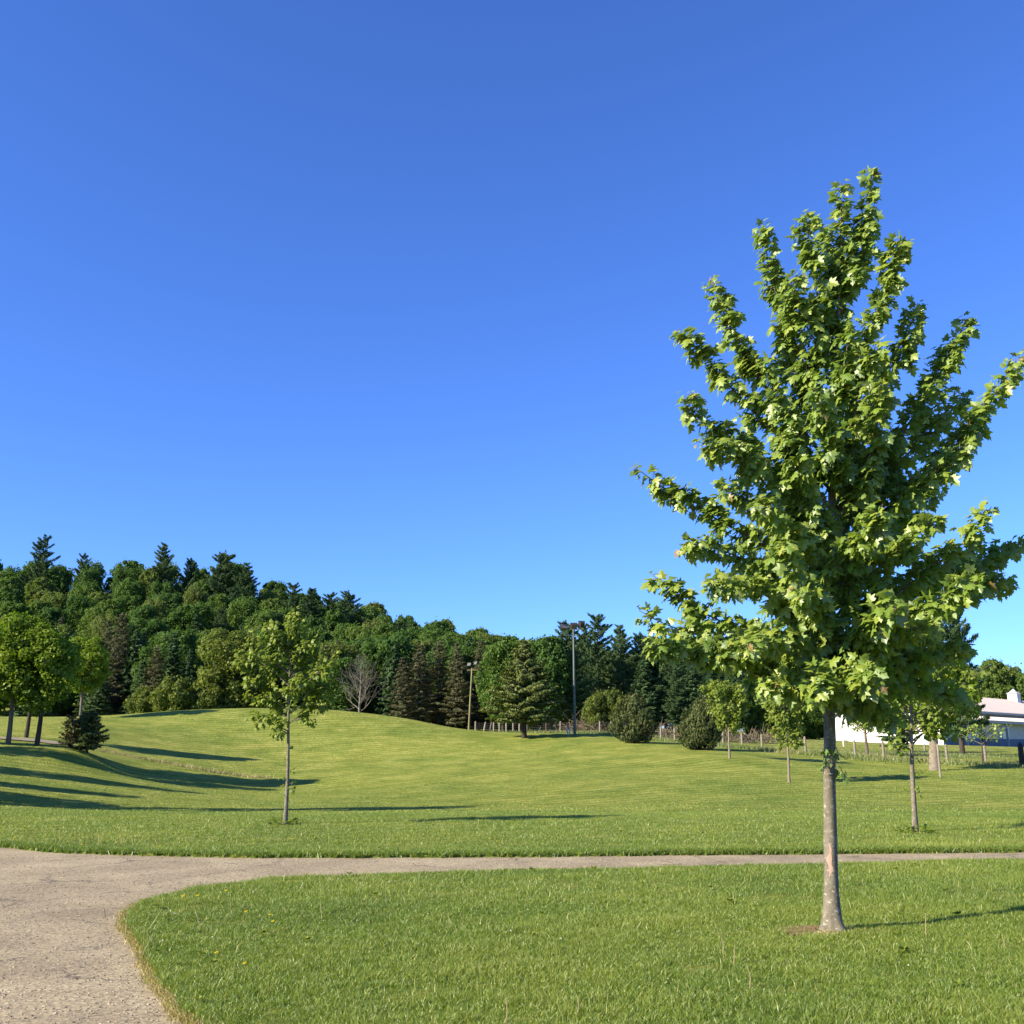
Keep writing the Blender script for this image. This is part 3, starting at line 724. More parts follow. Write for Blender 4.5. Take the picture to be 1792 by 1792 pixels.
    # sprouts on the bare trunk
    for (py, x2, y2, dy) in ((1322, 1478, 1362, -0.05), (1300, 1468, 1330, -0.06), (1312, 1444, 1322, -0.1), (1345, 1446, 1345, -0.12)):
        leafy_limb(wood, fol, [on_trunk(py), at((x2 + 1462) / 2, y2 - 22, Y0 + dy) - off, at(x2, y2, Y0 + dy) - off], 0.005, r, 0.075, LEAF_MAPLE, start=0.35, per_m=34, twig=0.05, twig_m=6, tone0=0.25, droop=1.3, sunny=0.2)
    wood.build('branches', M['bark'], root, True)
    fol.build('crown', M['maple'], root)
    return root
main_maple()

# bare soil and chips round the foot of the maple
def soil():
    r = R(31)
    def patch(name, c, rx, ry, lift, mat, lab, seed):
        rr = R(seed); m = MB(); n = 40; rings = 7; v = [(c[0], c[1])]
        ww = 1 + 0.22 * np.sin(np.arange(n) * 2 * math.pi / n * 3 + seed) + rr.normal(0, 0.07, n)
        for k in range(1, rings + 1):
            f = k / rings
            for j in range(n):
                a_ = j * 2 * math.pi / n; v.append((c[0] + rx * f * ww[j] * math.cos(a_), c[1] + ry * f * ww[j] * math.sin(a_)))
        v = np.array(v); fr = np.concatenate([[0], np.repeat(np.arange(1, rings + 1) / rings, n)])
        z = terrain(v[:, 0], v[:, 1]) + lift * (1 - fr ** 2) + rr.normal(0, 0.009, len(v)) + 0.010 - 0.03 * fr ** 3
        tri = [(0, 1 + j, 1 + (j + 1) % n) for j in range(n)]
        q = [(1 + (k - 1) * n + j, 1 + k * n + j, 1 + k * n + (j + 1) % n, 1 + (k - 1) * n + (j + 1) % n) for k in range(1, rings) for j in range(n)]
        m.add(np.column_stack([v, z]), tri=tri, quad=q)
        return tag(m.build(name, mat, smooth=True), lab, 'soil', kind='structure')
    patch('bare_soil', SOIL_C, 0.36, 0.25, 0.015, M['soil'], 'bare brown soil around the maple foot', 3)
    patch('wood_chips', TREE_XY + np.array([-0.08, -0.14]), 0.15, 0.055, 0.02, M['sawdust'], 'pale chips and dry clippings at the maple foot', 5)
soil()

# ------------------------------------------------------------------ young trees
def young_tree(base, H, cb, rad, nl, seed, label, leaf=0.11, r0=0.06, bark='bark_maple', mat='young', limbs=None, lean=(0, 0), shape=0.45, per_m=22, name='young_tree', group='young trees on the lawn', sprouts=4, twig=0.35, twig_m=6, cat='tree'):
    """thin trunk, ascending limbs; cb = height of the lowest limb, limbs may be given as photo routes"""
    r = R(seed); root = empty(name, base); tag(root, label, cat, group)
    T = MB(); W = MB(); L = MB()
    k = 12; s = np.linspace(0, 1, k)
    P = np.stack([lean[0] * s + 0.02 * np.sin(s * 7 + seed), lean[1] * s + 0.02 * np.cos(s * 6), H * 0.97 * s], 1)
    P[:, :2] -= P[0, :2]
    rr = np.concatenate([[r0 * 1.35], np.linspace(r0, r0 * 0.16, k - 1)])
    P = np.insert(P, 0, P[0] - np.array([0, 0, 0.08]), 0); rr = np.insert(rr, 0, r0 * 1.5)
    T.tube(P, rr, 10)
    tp = lambda z: np.array([np.interp(z, P[:, 2], P[:, i]) for i in range(3)])
    if limbs:
        for (zpx, route, dy) in limbs:
            p = [tp(zpx)]
            for q_, (x, y) in enumerate(route):
                p.append(at(x, y, base[1] + dy * (q_ + 1) / len(route)) - base)
            leafy_limb(W, L, p, r0 * 0.38, r, leaf, LEAF_SIMPLE, 0.3, per_m, twig, twig_m, 0.5, 0.6)
    for j in range(nl):
        f = (j + 0.5) / nl; z0 = cb + (H - cb) * (f ** 1.1) * 0.8
        ang = j * 2.4 + r.uniform(-0.4, 0.4)
        g_ = (z0 - cb) / (H - cb)
        Ln = rad * (1.0 - abs(g_ - shape * 0.55) / (1.05 - shape * 0.55)) * r.uniform(0.75, 1.15) + 0.12
        d = np.array([math.cos(ang), math.sin(ang), 0])
        up = r.uniform(0.45, 0.9)
        p0 = tp(z0); p1 = p0 + d * Ln * 0.5 + np.array([0, 0, Ln * up * 0.45]); p2 = p0 + d * Ln + np.array([0, 0, Ln * up])
        p2[2] = min(p2[2], H)
        leafy_limb(W, L, [p0, p1, p2], r0 * 0.34, r, leaf, LEAF_SIMPLE, 0.28, per_m, twig, twig_m, 0.5, 0.6)
    leafy_limb(W, L, [tp(H * 0.7), tp(H * 0.85), tp(H * 0.97) + np.array([0, 0, 0.1])], r0 * 0.3, r, leaf, LEAF_SIMPLE, 0.1, per_m * 1.3, twig * 0.8, twig_m * 1.3, 0.55, 0.6)
    for q_ in range(sprouts):
        z0 = cb * r.uniform(0.2, 0.85); a_ = r.uniform(0, 6.28); d = np.array([math.cos(a_), math.sin(a_), 0.1])
        leafy_limb(W, L, [tp(z0), tp(z0) + d * 0.08, tp(z0) + d * 0.17], 0.006, r, leaf * 0.7, LEAF_SIMPLE, 0.4, 28, 0.04, 3, 0.35, 0.9)
    T.build('trunk', M[bark], root, True); W.build('branches', M['bark'], root, True); L.build('crown', M[mat], root)
    return root
b1 = ground_px(499, 1443, 10, 40)
H1 = at(500, 1066, b1[1])[2] - b1[2]
u = lambda py: at(500, py, b1[1])[2] - b1[2]
young_tree(b1, H1, u(1270), 1.0, 16, 201, 'slim young tree with sparse airy crown standing alone left of centre', 0.13, 0.046,
    lean=(at(512, 1080, b1[1])[0] - at(499, 1443, b1[1])[0], 0), per_m=44, twig=0.36, twig_m=11, sprouts=9,
    limbs=[(u(1280), [(470, 1262), (436, 1252)], -0.2), (u(1285), [(480, 1270), (488, 1282)], -0.5), (u(1265), [(530, 1255), (545, 1262)], -0.3), (u(1250), [(545, 1225), (582, 1235)], 0.1),
           (u(1245), [(470, 1215), (432, 1222)], 0.2), (u(1220), [(465, 1200), (428, 1196)], -0.3), (u(1200), [(460, 1160), (422, 1136)], 0.1), (u(1180), [(470, 1150), (450, 1120), (432, 1110)], -0.3),
           (u(1200), [(540, 1180), (563, 1168)], -0.2), (u(1215), [(550, 1210), (590, 1210)], 0.3), (u(1190), [(530, 1150), (545, 1130)], 0.2), (u(1160), [(490, 1110), (470, 1092)], 0.0), (u(1160), [(520, 1110), (528, 1085)], -0.1)])
bR = ground_px(1602, 1456, 10, 40)
u2 = lambda py: at(1600, py, bR[1])[2] - bR[2]
young_tree(bR, u2(1120), u2(1300), 1.35, 16, 203, 'thin young tree with forked white trunk behind the big maple', 0.13, 0.055, 
    lean=((at(1597, 1310, bR[1])[0] - at(1602, 1456, bR[1])[0]) * u2(1120) / u2(1310), 0), per_m=30, twig_m=9, sprouts=6,
    limbs=[(u2(1312), [(1580, 1312), (1560, 1298)], -0.3), (u2(1300), [(1585, 1285), (1570, 1262)], -0.1), (u2(1305), [(1612, 1285), (1640, 1270)], 0.1), (u2(1285), [(1640, 1260), (1690, 1240)], 0.2), (u2(1270), [(1650, 1240), (1715, 1235)], -0.2),
           (u2(1280), [(1640, 1280), (1680, 1280)], 0.3), (u2(1260), [(1570, 1230), (1540, 1200)], 0.2), (u2(1280), [(1550, 1275), (1520, 1270)], 0.2)])
bA = ground_px(1277, 1327, 40, 90)
uA = lambda b, py, px: at(px, py, b[1])[2] - b[2]
young_tree(bA, uA(bA, 1190, 1277), uA(bA, 1285, 1277), 1.55, 34, 205, 'small round headed bright green tree beside the second dark bush', 0.17, 0.06, bark='bark_pale', per_m=30, twig=0.5, twig_m=9, sprouts=0, shape=0.8)
bB = ground_px(1381, 1369, 35, 80)
young_tree(bB, uA(bB, 1185, 1381), uA(bB, 1315, 1381), 1.35, 36, 207, 'slender round headed young tree just left of the big maple trunk', 0.15, 0.058, bark='bark_pale', per_m=30, twig=0.45, twig_m=9, sprouts=0, shape=0.8)
bC = at(1518, 1324, 72); bC[2] = tz(bC[0], bC[1])
young_tree(bC, 3.3, 1.35, 1.6, 26, 209, 'small brown trunked tree among the fence posts before the white barn wall', 0.19, 0.12, bark='bark', per_m=22, twig=0.5, twig_m=6, sprouts=0, group='small trees by the fence')
bD = at(1722, 1336, 66); bD[2] = tz(bD[0], bD[1])
young_tree(bD, 2.3, 1.05, 1.5, 16, 211, 'little dark trunked tree with flat leafy top in front of the barn porch', 0.17, 0.10, bark='bark_dark', mat='maple', per_m=11, twig=0.4, twig_m=3, sprouts=0, group='small trees by the fence')

# ------------------------------------------------------------------ larger broadleaf trees
def broadleaf(rng, H, rad, cb, ncl, cr, per, leaf, r0=0.22, egg=0.42, flat=0.8, inner=0.25, limb_frac=0.5, stray=0.12):
    T = MB(); C = MB()
    k = 9; s = np.linspace(0, 1, k)
    P = np.stack([0.15 * np.sin(s * 3 + H), 0.15 * np.cos(s * 2.5 + H) - 0.15, H * 0.88 * s], 1); P[:, :2] -= P[0, :2]
    T.tube(np.insert(P, 0, P[0] - [0, 0, 0.5], 0), np.insert(np.linspace(r0, r0 * 0.15, k), 0, r0 * 1.35), 8)
    ctr = []
    for j in range(ncl):
        for _ in range(20):
            z = rng.beta(1.3, 1.15); a_ = rng.uniform(0, 6.283)
            prof = (z / egg) ** 0.55 if z < egg else math.sqrt(max(0.0, 1 - ((z - egg) / (1.02 - egg)) ** 2))
            prof = max(prof, 0.25) if z < egg else prof
            f = rng.uniform(0.62, 1.0) if rng.random() > inner else rng.uniform(0.1, 0.6)
            q = np.array([math.cos(a_) * rad * prof * f, math.sin(a_) * rad * prof * f, cb + (H - cb - cr * 0.6) * z])
            if all(np.linalg.norm(q - c) > cr * 0.62 for c in ctr): break
        ctr.append(q)
    ctr = np.array(ctr)
    for c in ctr[rng.random(len(ctr)) < limb_frac]:
        z0 = max(cb * 0.85, min(c[2] - 0.35 * math.hypot(c[0], c[1]), H * 0.75)); p0 = np.array([np.interp(z0, P[:, 2], P[:, i]) for i in range(3)])
        T.tube(bez(p0, (p0 + c) / 2 + np.array([0, 0, -0.05 * H * 0.3]), c, 5), np.linspace(r0 * 0.34, r0 * 0.07, 5), 5, cap=False)
    n = len(ctr) * per; ci = np.repeat(np.arange(len(ctr)), per)
    crr = cr * rng.uniform(0.65, 1.25, len(ctr))
    uu = unit(rng.normal(0, 1, (n, 3)) + np.array([0, 0, 0.35]))
    rad_ = crr[ci] * (1 - 0.45 * rng.random(n) ** 2.2)
    p = ctr[ci] + uu * rad_[:, None] * np.array([1, 1, flat])
    nr = uu * 0.9 + np.array([0, 0, 0.35]) + rng.normal(0, 0.45, (n, 3))
    tone = np.clip(0.5 + rng.normal(0, 0.2, n) + rng.normal(0, 0.12, len(ctr))[ci], 0, 1)
    loose = rng.random(n) < stray                      # sprays that fill in between the clumps
    j2 = rng.integers(0, len(ctr), n); mixf = rng.random(n)[:, None]
    pl = ctr[ci] * mixf + ctr[j2] * (1 - mixf); pl = pl + unit(pl - np.array([0, 0, cb + (H - cb) * 0.45])) * cr * 0.5 + rng.normal(0, cr * 0.45, (n, 3))
    p = np.where(loose[:, None], pl, p)
    put_cards(C, p, nr, leaf * rng.uniform(0.6, 1.3, n), rng, tone, 1.3)
    return T, C
def make_tree(name, T, C, bark, mat, loc, label, cat='tree', group=None, rz=0.0, sc=(1, 1, 1)):
    root = empty(name, loc, rz); root.scale = sc
    tag(root, label, cat, group)
    T.build('trunk', M[bark], root, True); C.build('crown', M[mat], root)
    return root
def foot(px, py, Y):
    p = at(px, py, Y); p[2] = tz(p[0], p[1]); return p

# roadside trees on the left bank
left_trees = [
    (14, 1303, 57, 7.1, 1.75, 2.3, 'bark', 'leafy yellow green roadside tree at the far left edge of the bank'),
    (64, 1306, 57, 6.5, 1.6, 2.0, 'bark_dark', 'yellow green roadside tree with black trunk second from the left edge'),
    (47, 1278, 68, 6.5, 1.7, 2.3, 'bark_dark', 'dark trunked tree standing behind the two roadside trees'),
    (140, 1259, 92, 7.3, 2.15, 2.5, 'bark', 'small rounded green tree rising behind the little spruce'),
]
for k, (px, py, Y, H, rd, cb, bk, lab) in enumerate(left_trees):
    T, C = broadleaf(R(300 + k), H, rd, cb, 66, 0.60, 260, 0.155, 0.15, inner=0.3, egg=0.36)
    make_tree('roadside_tree', T, C, bk, 'park', foot(px, py, Y), lab, group='roadside trees on the left bank')
# trees just left of the view whose shadows lie across the grass
def shadow_tree(px, py, seed, back, wd=2.6):
    tip = ground_px(px, py, 8, 90); bx = tip[:2] - SHADOW * back; H = tip[2] - tz(*bx) + back * math.tan(SUN_ELEV); print('shadow tree', bx, H)
    T, C = broadleaf(R(seed), H, wd, 1.6, 46, 0.75, 90, 0.28, 0.2, inner=0.3)
    make_tree('roadside_tree', T, C, 'bark_dark', 'park', (bx[0], bx[1], tz(*bx)), 'leafy tree outside the left edge shading the bank', group='trees beyond the left edge')
shadow_tree(830, 1411, 321, 24.0, 2.6)
shadow_tree(470, 1381, 322, 23.0, 1.5)
shadow_tree(160, 1408, 323, 14.0, 2.6)
shadow_tree(330, 1386, 325, 20.0, 1.4)
shadow_tree(400, 1366, 328, 16.0, 0.9)
shadow_tree(250, 1396, 329, 19.0, 0.9)

# ------------------------------------------------------------------ conifers
def conifer(rng, H, rad, bare, step, nb, a, b, needle, dens, prof=0.9, irr=0.25, r0=0.16, sprayw=0.3, tuft=False, asp=0.5, droop=0.0):
    """whorls of branches carrying sprays of needle cards; a,b = rise of the branch along its length"""
    T = MB(); C = MB()
    T.tube([(0, 0, -0.4), (0, 0, H * 0.3), (0.03, 0, H * 0.65), (0, 0, H * 0.97)], [r0 * 1.3, r0, r0 * 0.55, 0.02], 8)
    z = bare; P = []; Nn = []; Ax = []; Tn = []
    while z < H - step * 0.6:
        f = (z - bare) / (H - bare)
        Lw = rad * (1 - f) ** prof * (min(1.0, 0.72 + f * 2.2)) + 0.12
        off = rng.uniform(0, 6.28)
        for j in range(nb):
            L = Lw * rng.uniform(1 - irr, 1 + irr * 0.7)
            an = off + j * 6.283 / nb + rng.uniform(-0.35, 0.35)
            d = np.array([math.cos(an), math.sin(an), 0]); sd = np.array([-d[1], d[0], 0])
            aa = a + (0.55 * f if not tuft else 0.5 * f) + rng.normal(0, 0.06)
            z0 = z + rng.uniform(-0.3, 0.3) * step
            T.tube([(0, 0, z0), d * L * 0.5 + (0, 0, z0 + L * (aa * 0.5 + b * 0.25)), d * L + (0, 0, z0 + L * (aa + b))], [r0 * 0.16, r0 * 0.1, r0 * 0.04], 4, cap=False)
            n = max(6, int(dens * L))
            s = 0.16 + 0.86 * rng.random(n) ** 0.75
            w = sprayw * L * (1.05 - s) ** 0.6 + 0.08
            lat = rng.uniform(-1, 1, n) * w
            vert = (rng.normal(0, 0.35, n) * (0.3 if not tuft else 0.55) * np.minimum(w, 0.6)) + droop * np.abs(lat)
            p = d[None] * (L * s)[:, None] + sd[None] * lat[:, None]
            p[:, 2] += z0 + L * (aa * s + b * s * s) + vert
            P.append(p)
            if tuft:
                ax = unit(d[None] * 0.7 + sd[None] * np.sign(lat)[:, None] * 0.4 + np.array([0, 0, 0.55]) + rng.normal(0, 0.45, (n, 3)))
                nn = rng.normal(0, 0.6, (n, 3)) + np.array([0, 0, 0.5]) + d * 0.4
            else:
                ax = unit(d[None] * 0.8 + sd[None] * np.sign(lat)[:, None] * 0.6 + np.array([0, 0, -0.15]) + rng.normal(0, 0.22, (n, 3)))
                nn = np.array([0, 0, 0.8])[None] + d[None] * 0.45 + rng.normal(0, 0.35, (n, 3))
            Ax.append(ax); Nn.append(nn)
            Tn.append(np.clip(0.45 + 0.22 * (s - 0.5) + rng.normal(0, 0.17, n) + rng.normal(0, 0.1), 0, 1))
        z += step * rng.uniform(0.8, 1.2)
    n = 26
    P.append(np.stack([rng.normal(0, 0.05, n), rng.normal(0, 0.05, n), H - 0.9 * rng.random(n) * min(1, step * 1.5)], 1)); Ax.append(unit(rng.normal(0, 0.5, (n, 3)) + [0, 0, 1])); Nn.append(rng.normal(0, 1, (n, 3))); Tn.append(np.full(n, 0.5))
    P = np.concatenate(P); n = len(P)
    put_cards(C, P, np.concatenate(Nn), needle * rng.uniform(0.65, 1.3, n), rng, np.concatenate(Tn), asp, np.concatenate(Ax))
    return T, C

# the spruce in front of the fence
sp = foot(917, 1290, 87)
Hs = at(915, 1114, 87)[2] - sp[2]
T, C = conifer(R(401), Hs, 3.9, 1.35, 0.36, 10, -0.02, 0.05, 0.30, 66, 1.12, 0.2, 0.19, 0.24, asp=0.5)
make_tree('spruce_tree', T, C, 'bark_dark', 'spruce', sp, 'broad conical spruce with bare lower trunk left of the tall light pole')
# the two dark bushy pines
def bush_pine(px, py, Y, top, wpx, seed, label, skew=0.0):
    r = R(seed); b = foot(px, py, Y); H = at(px, top, Y)[2] - b[2]; rad = wpx * Y / F / 2 * 1.1
    root = empty('bushy_pine', b); tag(root, label, 'shrub', 'bushy young pines on the lawn')
    W = MB(); C = MB()
    W.tube([(0, 0, -0.2), (0, 0, H * 0.5), (0.05, 0, H * 0.8)], [0.1, 0.06, 0.02], 7)
    n = 1150; z = r.beta(1.05, 1.3, n); an = r.uniform(0, 6.283, n)
    pf = np.where(z < 0.36, np.sqrt(np.clip(1 - ((0.36 - z) / 0.44) ** 2, 0, 1)), np.clip(1 - ((z - 0.36) / 0.70) ** 1.7, 0, 1))
    lump = 1 + 0.16 * np.sin(3 * an + seed + 5 * z) + 0.13 * np.sin(5 * an - 9 * z + seed * 2)
    rf = rad * pf * (1 - 0.45 * r.random(n) ** 2) * lump
    p = np.stack([np.cos(an) * rf, np.sin(an) * rf, 0.03 + H * 0.90 * z * (1 + 0.07 * np.sin(2 * an + seed))], 1)
    p[:, 0] += skew * z * H
    od = np.stack([np.cos(an), np.sin(an), 0 * an], 1)
    dirs = unit(od * (0.75 * (1 - z))[:, None] + np.array([0, 0, 1.0]) + r.normal(0, 0.22, (n, 3)))
    for k in range(0, n, 6):
        W.tube(bez(np.array([0, 0, p[k, 2] * 0.55]), p[k] * np.array([.6, .6, .75]), p[k], 4), np.linspace(0.03, 0.008, 4), 4, cap=False)
    m = 15; ci = np.repeat(np.arange(n), m); s = r.random(n * m)
    L = 0.34
    q = p[ci] + dirs[ci] * (L * s)[:, None]
    ax = unit(dirs[ci] * 0.8 + r.normal(0, 0.55, (n * m, 3)))
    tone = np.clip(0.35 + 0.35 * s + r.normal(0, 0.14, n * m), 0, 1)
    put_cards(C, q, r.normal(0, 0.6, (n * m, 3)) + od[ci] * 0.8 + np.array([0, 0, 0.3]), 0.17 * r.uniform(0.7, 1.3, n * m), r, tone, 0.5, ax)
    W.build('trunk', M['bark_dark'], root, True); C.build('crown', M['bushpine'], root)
bush_pine(1110, 1302, 78, 1211, 64, 411, 'dense dark egg shaped pine bush nearest the tall light pole')
bush_pine(1226, 1313, 71, 1218, 62, 412, 'dense dark pine bush half covered by the small bright green tree', 0.08)
# little spruce with a browned side
sb = foot(152, 1312, 58)
T, C = conifer(R(421), at(152, 1246, 58)[2] - sb[2], 1.05, 0.12, 0.2, 9, 0.25, 0.0, 0.2, 70, 0.75, 0.2, 0.07, 0.3, asp=0.6)
root = make_tree('small_spruce', T, C, 'bark_dark', 'bushpine', sb, 'little dense spruce with a dying brown side at the bank edge', 'shrub')
T, C = conifer(R(422), 1.75, 0.55, 0.15, 0.2, 7, 0.35, 0.0, 0.17, 46, 0.6, 0.3, 0.04, 0.3, asp=0.5)
br = C.build('dead_branches', M['rust'], root); br.location = (-0.75, -0.5, tz(sb[0] - 0.75, sb[1] - 0.5) - sb[2]); br['label'] = 'rusty brown dying branches'
br2 = T.build('dead_stem', M['bark_dark'], br, True)

# ------------------------------------------------------------------ the wood behind: prototypes
WOOD = 'trees of the wood behind the meadow'
protos = {}
def proto(key, name, T, C, bark, mat, label):
    o = make_tree(name, T, C, bark, mat, (0, 0, 0), label, group=WOOD)
    protos[key] = [o, False, label]
for k in range(4):
    H = (13.5, 12.5, 14.5, 11.5)[k]
    T, C = broadleaf(R(500 + k), H, (4.7, 4.3, 4.5, 4.4)[k], (2.2, 1.6, 3.0, 1.2)[k], (125, 95, 140, 80)[k], (0.80, 0.95, 0.72, 1.0)[k], (165, 190, 150, 200)[k], (0.34, 0.32, 0.36, 0.30)[k], 0.26, inner=0.22, flat=(0.75, 0.9, 0.7, 0.85)[k], stray=0.28)
    proto('oak%d' % k, 'broadleaf_tree', T, C, 'bark_dark', 'oak', ('rounded broadleaf tree with billowing crown in the hillside wood', 'broad bushy broadleaf tree in the hillside wood', 'tall full crowned broadleaf tree in the hillside wood', 'low spreading broadleaf tree in the hillside wood')[k])
for k in range(3):
    T, C = conifer(R(520 + k), (17, 16, 15)[k], (3.9, 3.3, 3.8)[k], (2.5, 2.0, 2.0)[k], (1.05, 0.75, 0.75)[k], (6, 7, 7)[k], 0.02, (0.20, 0.16, 0.18)[k], 0.46, (100, 95, 95)[k], (0.5, 0.62, 0.68)[k], 0.5, 0.24, (0.26, 0.32, 0.36)[k], True, 0.30)
    proto('pine%d' % k, 'pine_tree', T, C, 'bark_dark', 'pine', ('ragged blue green pine with upswept branches in the wood', 'narrow blue green pine in the wood', 'full dark pine with tufted branches in the wood')[k])
for k in range(2):
    T, C = conifer(R(530 + k), (12, 10.5)[k], (2.5, 2.3)[k], 0.8, 0.5, 8, -0.08, 0.10, 0.50, 34, 0.85, 0.2, 0.18, 0.28, asp=0.5)
    proto('spruce%d' % k, 'spruce_tree', T, C, 'bark_dark', 'pine', ('pointed dark spruce in the wood', 'slim pointed spruce in the wood')[k])
for k in range(2):
    T, C = conifer(R(540 + k), (12.5, 11)[k], (2.3, 2.1)[k], 1.0, 0.48, 7, 0.05, 0.02, 0.36, 42, 0.7, 0.4, 0.12, 0.3, asp=0.32)
    proto('larch%d' % k, 'larch_tree', T, C, 'bark_dark', 'brown', ('thin brownish half bare conifer along the wood edge', 'sparse brown topped conifer along the wood edge')[k])
for k in range(2):
    T, C = broadleaf(R(550 + k), (10, 6.0)[k], (3.7, 2.9)[k], (0.8, 0.3)[k], (54, 40)[k], (1.05, 0.9)[k], 300, 0.26, 0.2, inner=0.25)
    proto('lime%d' % k, 'broadleaf_tree' if k == 0 else 'shrub', T, C, 'bark', 'lime', ('soft yellow green broadleaf tree at the wood edge', 'low pale green bush at the wood edge')[k])
def plant(key, x, y, h=None, wid=1.0, rz=None, label=None, rng=None, z=None, ref=None):
    o, used, lab = protos[key]
    rng = rng or R(int(abs(x * 97 + y * 13)) + 1)
    Hp = ref or PH[key]; s = (h / Hp) if h else rng.uniform(0.85, 1.15)
    zz = tz(x, y) - 0.1 if z is None else z
    rz = rng.uniform(0, 6.28) if rz is None else rz
    if not used:
        protos[key][1] = True; t = o; t.location = (x, y, zz); t.rotation_euler = (0, 0, rz); t.scale = (s * wid, s * wid, s)
    else:
        t = copy_tree(o, (x, y, zz), rz, (s * wid, s * wid, s))
    t['label'] = label or lab; t['group'] = WOOD
    if label: del t['group']
    return t
PH = dict(oak0=13.5, oak1=12.5, oak2=14.5, oak3=11.5, pine0=17, pine1=16, pine2=15, spruce0=12, spruce1=10.5, larch0=12.5, larch1=11, lime0=10, lime1=6.0)
def plant_px(key, px, top, Y, wid=1.0, label=None, base=None, rz=None):
    """a tree whose top reaches a photo row when it stands at depth Y"""
    p = at(px, top, Y); z = tz(p[0], Y) - 0.1
    return plant(key, p[0], Y, max(2.0, p[2] - z), wid, rz, label)

# told-apart trees of the wood
plant_px('pine0', 78, 941, 196, 0.95, 'tall open crowned pine on the left skyline, first of the skyline pines')
plant_px('pine1', 288, 951, 194, 0.95, 'flat topped skyline pine rising above the middle of the hill')
plant_px('pine2', 395, 962, 186, 1.05, 'large dark pine on the skyline where the hill starts to drop')
plant_px('pine1', 432, 985, 184, 1.0)
plant_px('pine2', 335, 975, 196, 0.8)
plant_px('pine0', 147, 972, 202, 0.8)
plant_px('pine0', 513, 1024, 176, 1.1); plant_px('pine1', 545, 1030, 172, 1.2); plant_px('pine2', 610, 1032, 178, 1.15); plant_px('pine0', 578, 1040, 182, 1.1)
plant_px('lime0', 405, 1098, 117, 1.0, 'soft yellow green tree behind the mound left of the lone young tree')
plant_px('lime1', 312, 1183, 114, 1.0, 'low pale green bush tucked behind the mound crest')
plant_px('lime1', 365, 1196, 114, 0.8)
plant_px('lime1', 260, 1200, 118, 0.9)
plant_px('spruce0', 305, 1108, 124, 1.0); plant_px('spruce1', 240, 1102, 128, 1.0); plant_px('spruce0', 128, 1110, 128, 1.1); plant_px('spruce1', 180, 1150, 120, 1.0)
plant_px('larch0', 215, 1072, 133, 1.1); plant_px('larch1', 190, 1085, 136, 1.0)
plant_px('larch0', 275, 1130, 121, 1.2)
plant_px('larch1', 570, 1130, 122, 1.2); plant_px('larch0', 605, 1150, 121, 1.2); plant_px('larch0', 590, 1120, 126, 1.1)
plant_px('larch1', 735, 1128, 116, 1.25); plant_px('larch0', 770, 1120, 118, 1.25); plant_px('larch1', 800, 1125, 115, 1.1, 'brown half bare conifer next to the yellow wooden pole'); plant_px('larch0', 840, 1120, 120, 1.1); plant_px('larch1', 705, 1150, 114, 1.1)
plant_px('spruce1', 735, 1140, 121, 0.9); plant_px('spruce0', 760, 1130, 123, 0.9); plant_px('spruce1', 690, 1130, 120, 1.0)
plant_px('oak1', 660, 1120, 126, 0.8); plant_px('oak3', 690, 1110, 130, 0.9); plant_px('oak1', 520, 1115, 130, 0.9); plant_px('oak3', 470, 1105, 132, 0.9)
# middle group behind the fence
plant_px('oak2', 955, 1112, 104, 0.85, 'bushy bright flanked broadleaf tree right behind the conical spruce'); plant_px('oak1', 880, 1120, 112, 0.8); plant_px('lime0', 930, 1118, 112, 0.8); plant_px('oak0', 900, 1122, 120, 0.8)
plant_px('pine2', 990, 1084, 106, 0.95, 'full tufted pine behind the tall light pole')
plant_px('pine0', 1045, 1078, 112, 1.0, 'tallest dark pine to the right of the tall light pole')
plant_px('pine1', 1085, 1094, 110, 1.0); plant_px('pine2', 1120, 1105, 114, 1.0); plant_px('pine0', 1020, 1095, 118, 0.9)
plant_px('spruce0', 1125, 1138, 100, 1.0, 'pointed grey green spruce behind the gap between the two dark bushes'); plant_px('pine2', 1160, 1110, 112, 1.1); plant_px('pine1', 1200, 1120, 116, 1.2); plant_px('spruce0', 1240, 1150, 98, 1.0)
plant_px('pine2', 1245, 1120, 118, 1.1); plant_px('pine0', 1300, 1130, 120, 1.0); plant_px('oak0', 1350, 1140, 124, 1.0); plant_px('pine2', 1400, 1140, 128, 1.1); plant_px('oak2', 1455, 1150, 134, 1.0); plant_px('pine1', 1185, 1150, 106, 1.0); plant_px('spruce1', 1210, 1165, 102, 1.2); plant_px('oak3', 1320, 1185, 112, 0.9); plant_px('pine2', 1280, 1165, 110, 1.0)
for k_, px in enumerate(range(985, 1270, 40)):
    plant_px(('pine2', 'oak0', 'pine1', 'oak2')[k_ % 4], px, 1112 + 10 * ((k_ * 5) % 4), 132, 1.5)
plant_px('lime1', 1043, 1208, 98, 0.62, 'leafy green sapling clump behind the fence left of the dark bush'); plant_px('lime1', 1070, 1202, 98, 0.5)
for k_, px in enumerate(range(700, 1500, 34)):
    plant_px(('oak3', 'lime1', 'oak1')[k_ % 3] if px % 3 else 'spruce1', px, 1212 + 9 * ((k_ * 7) % 5), (124, 131, 138)[k_ % 3], 1.5)
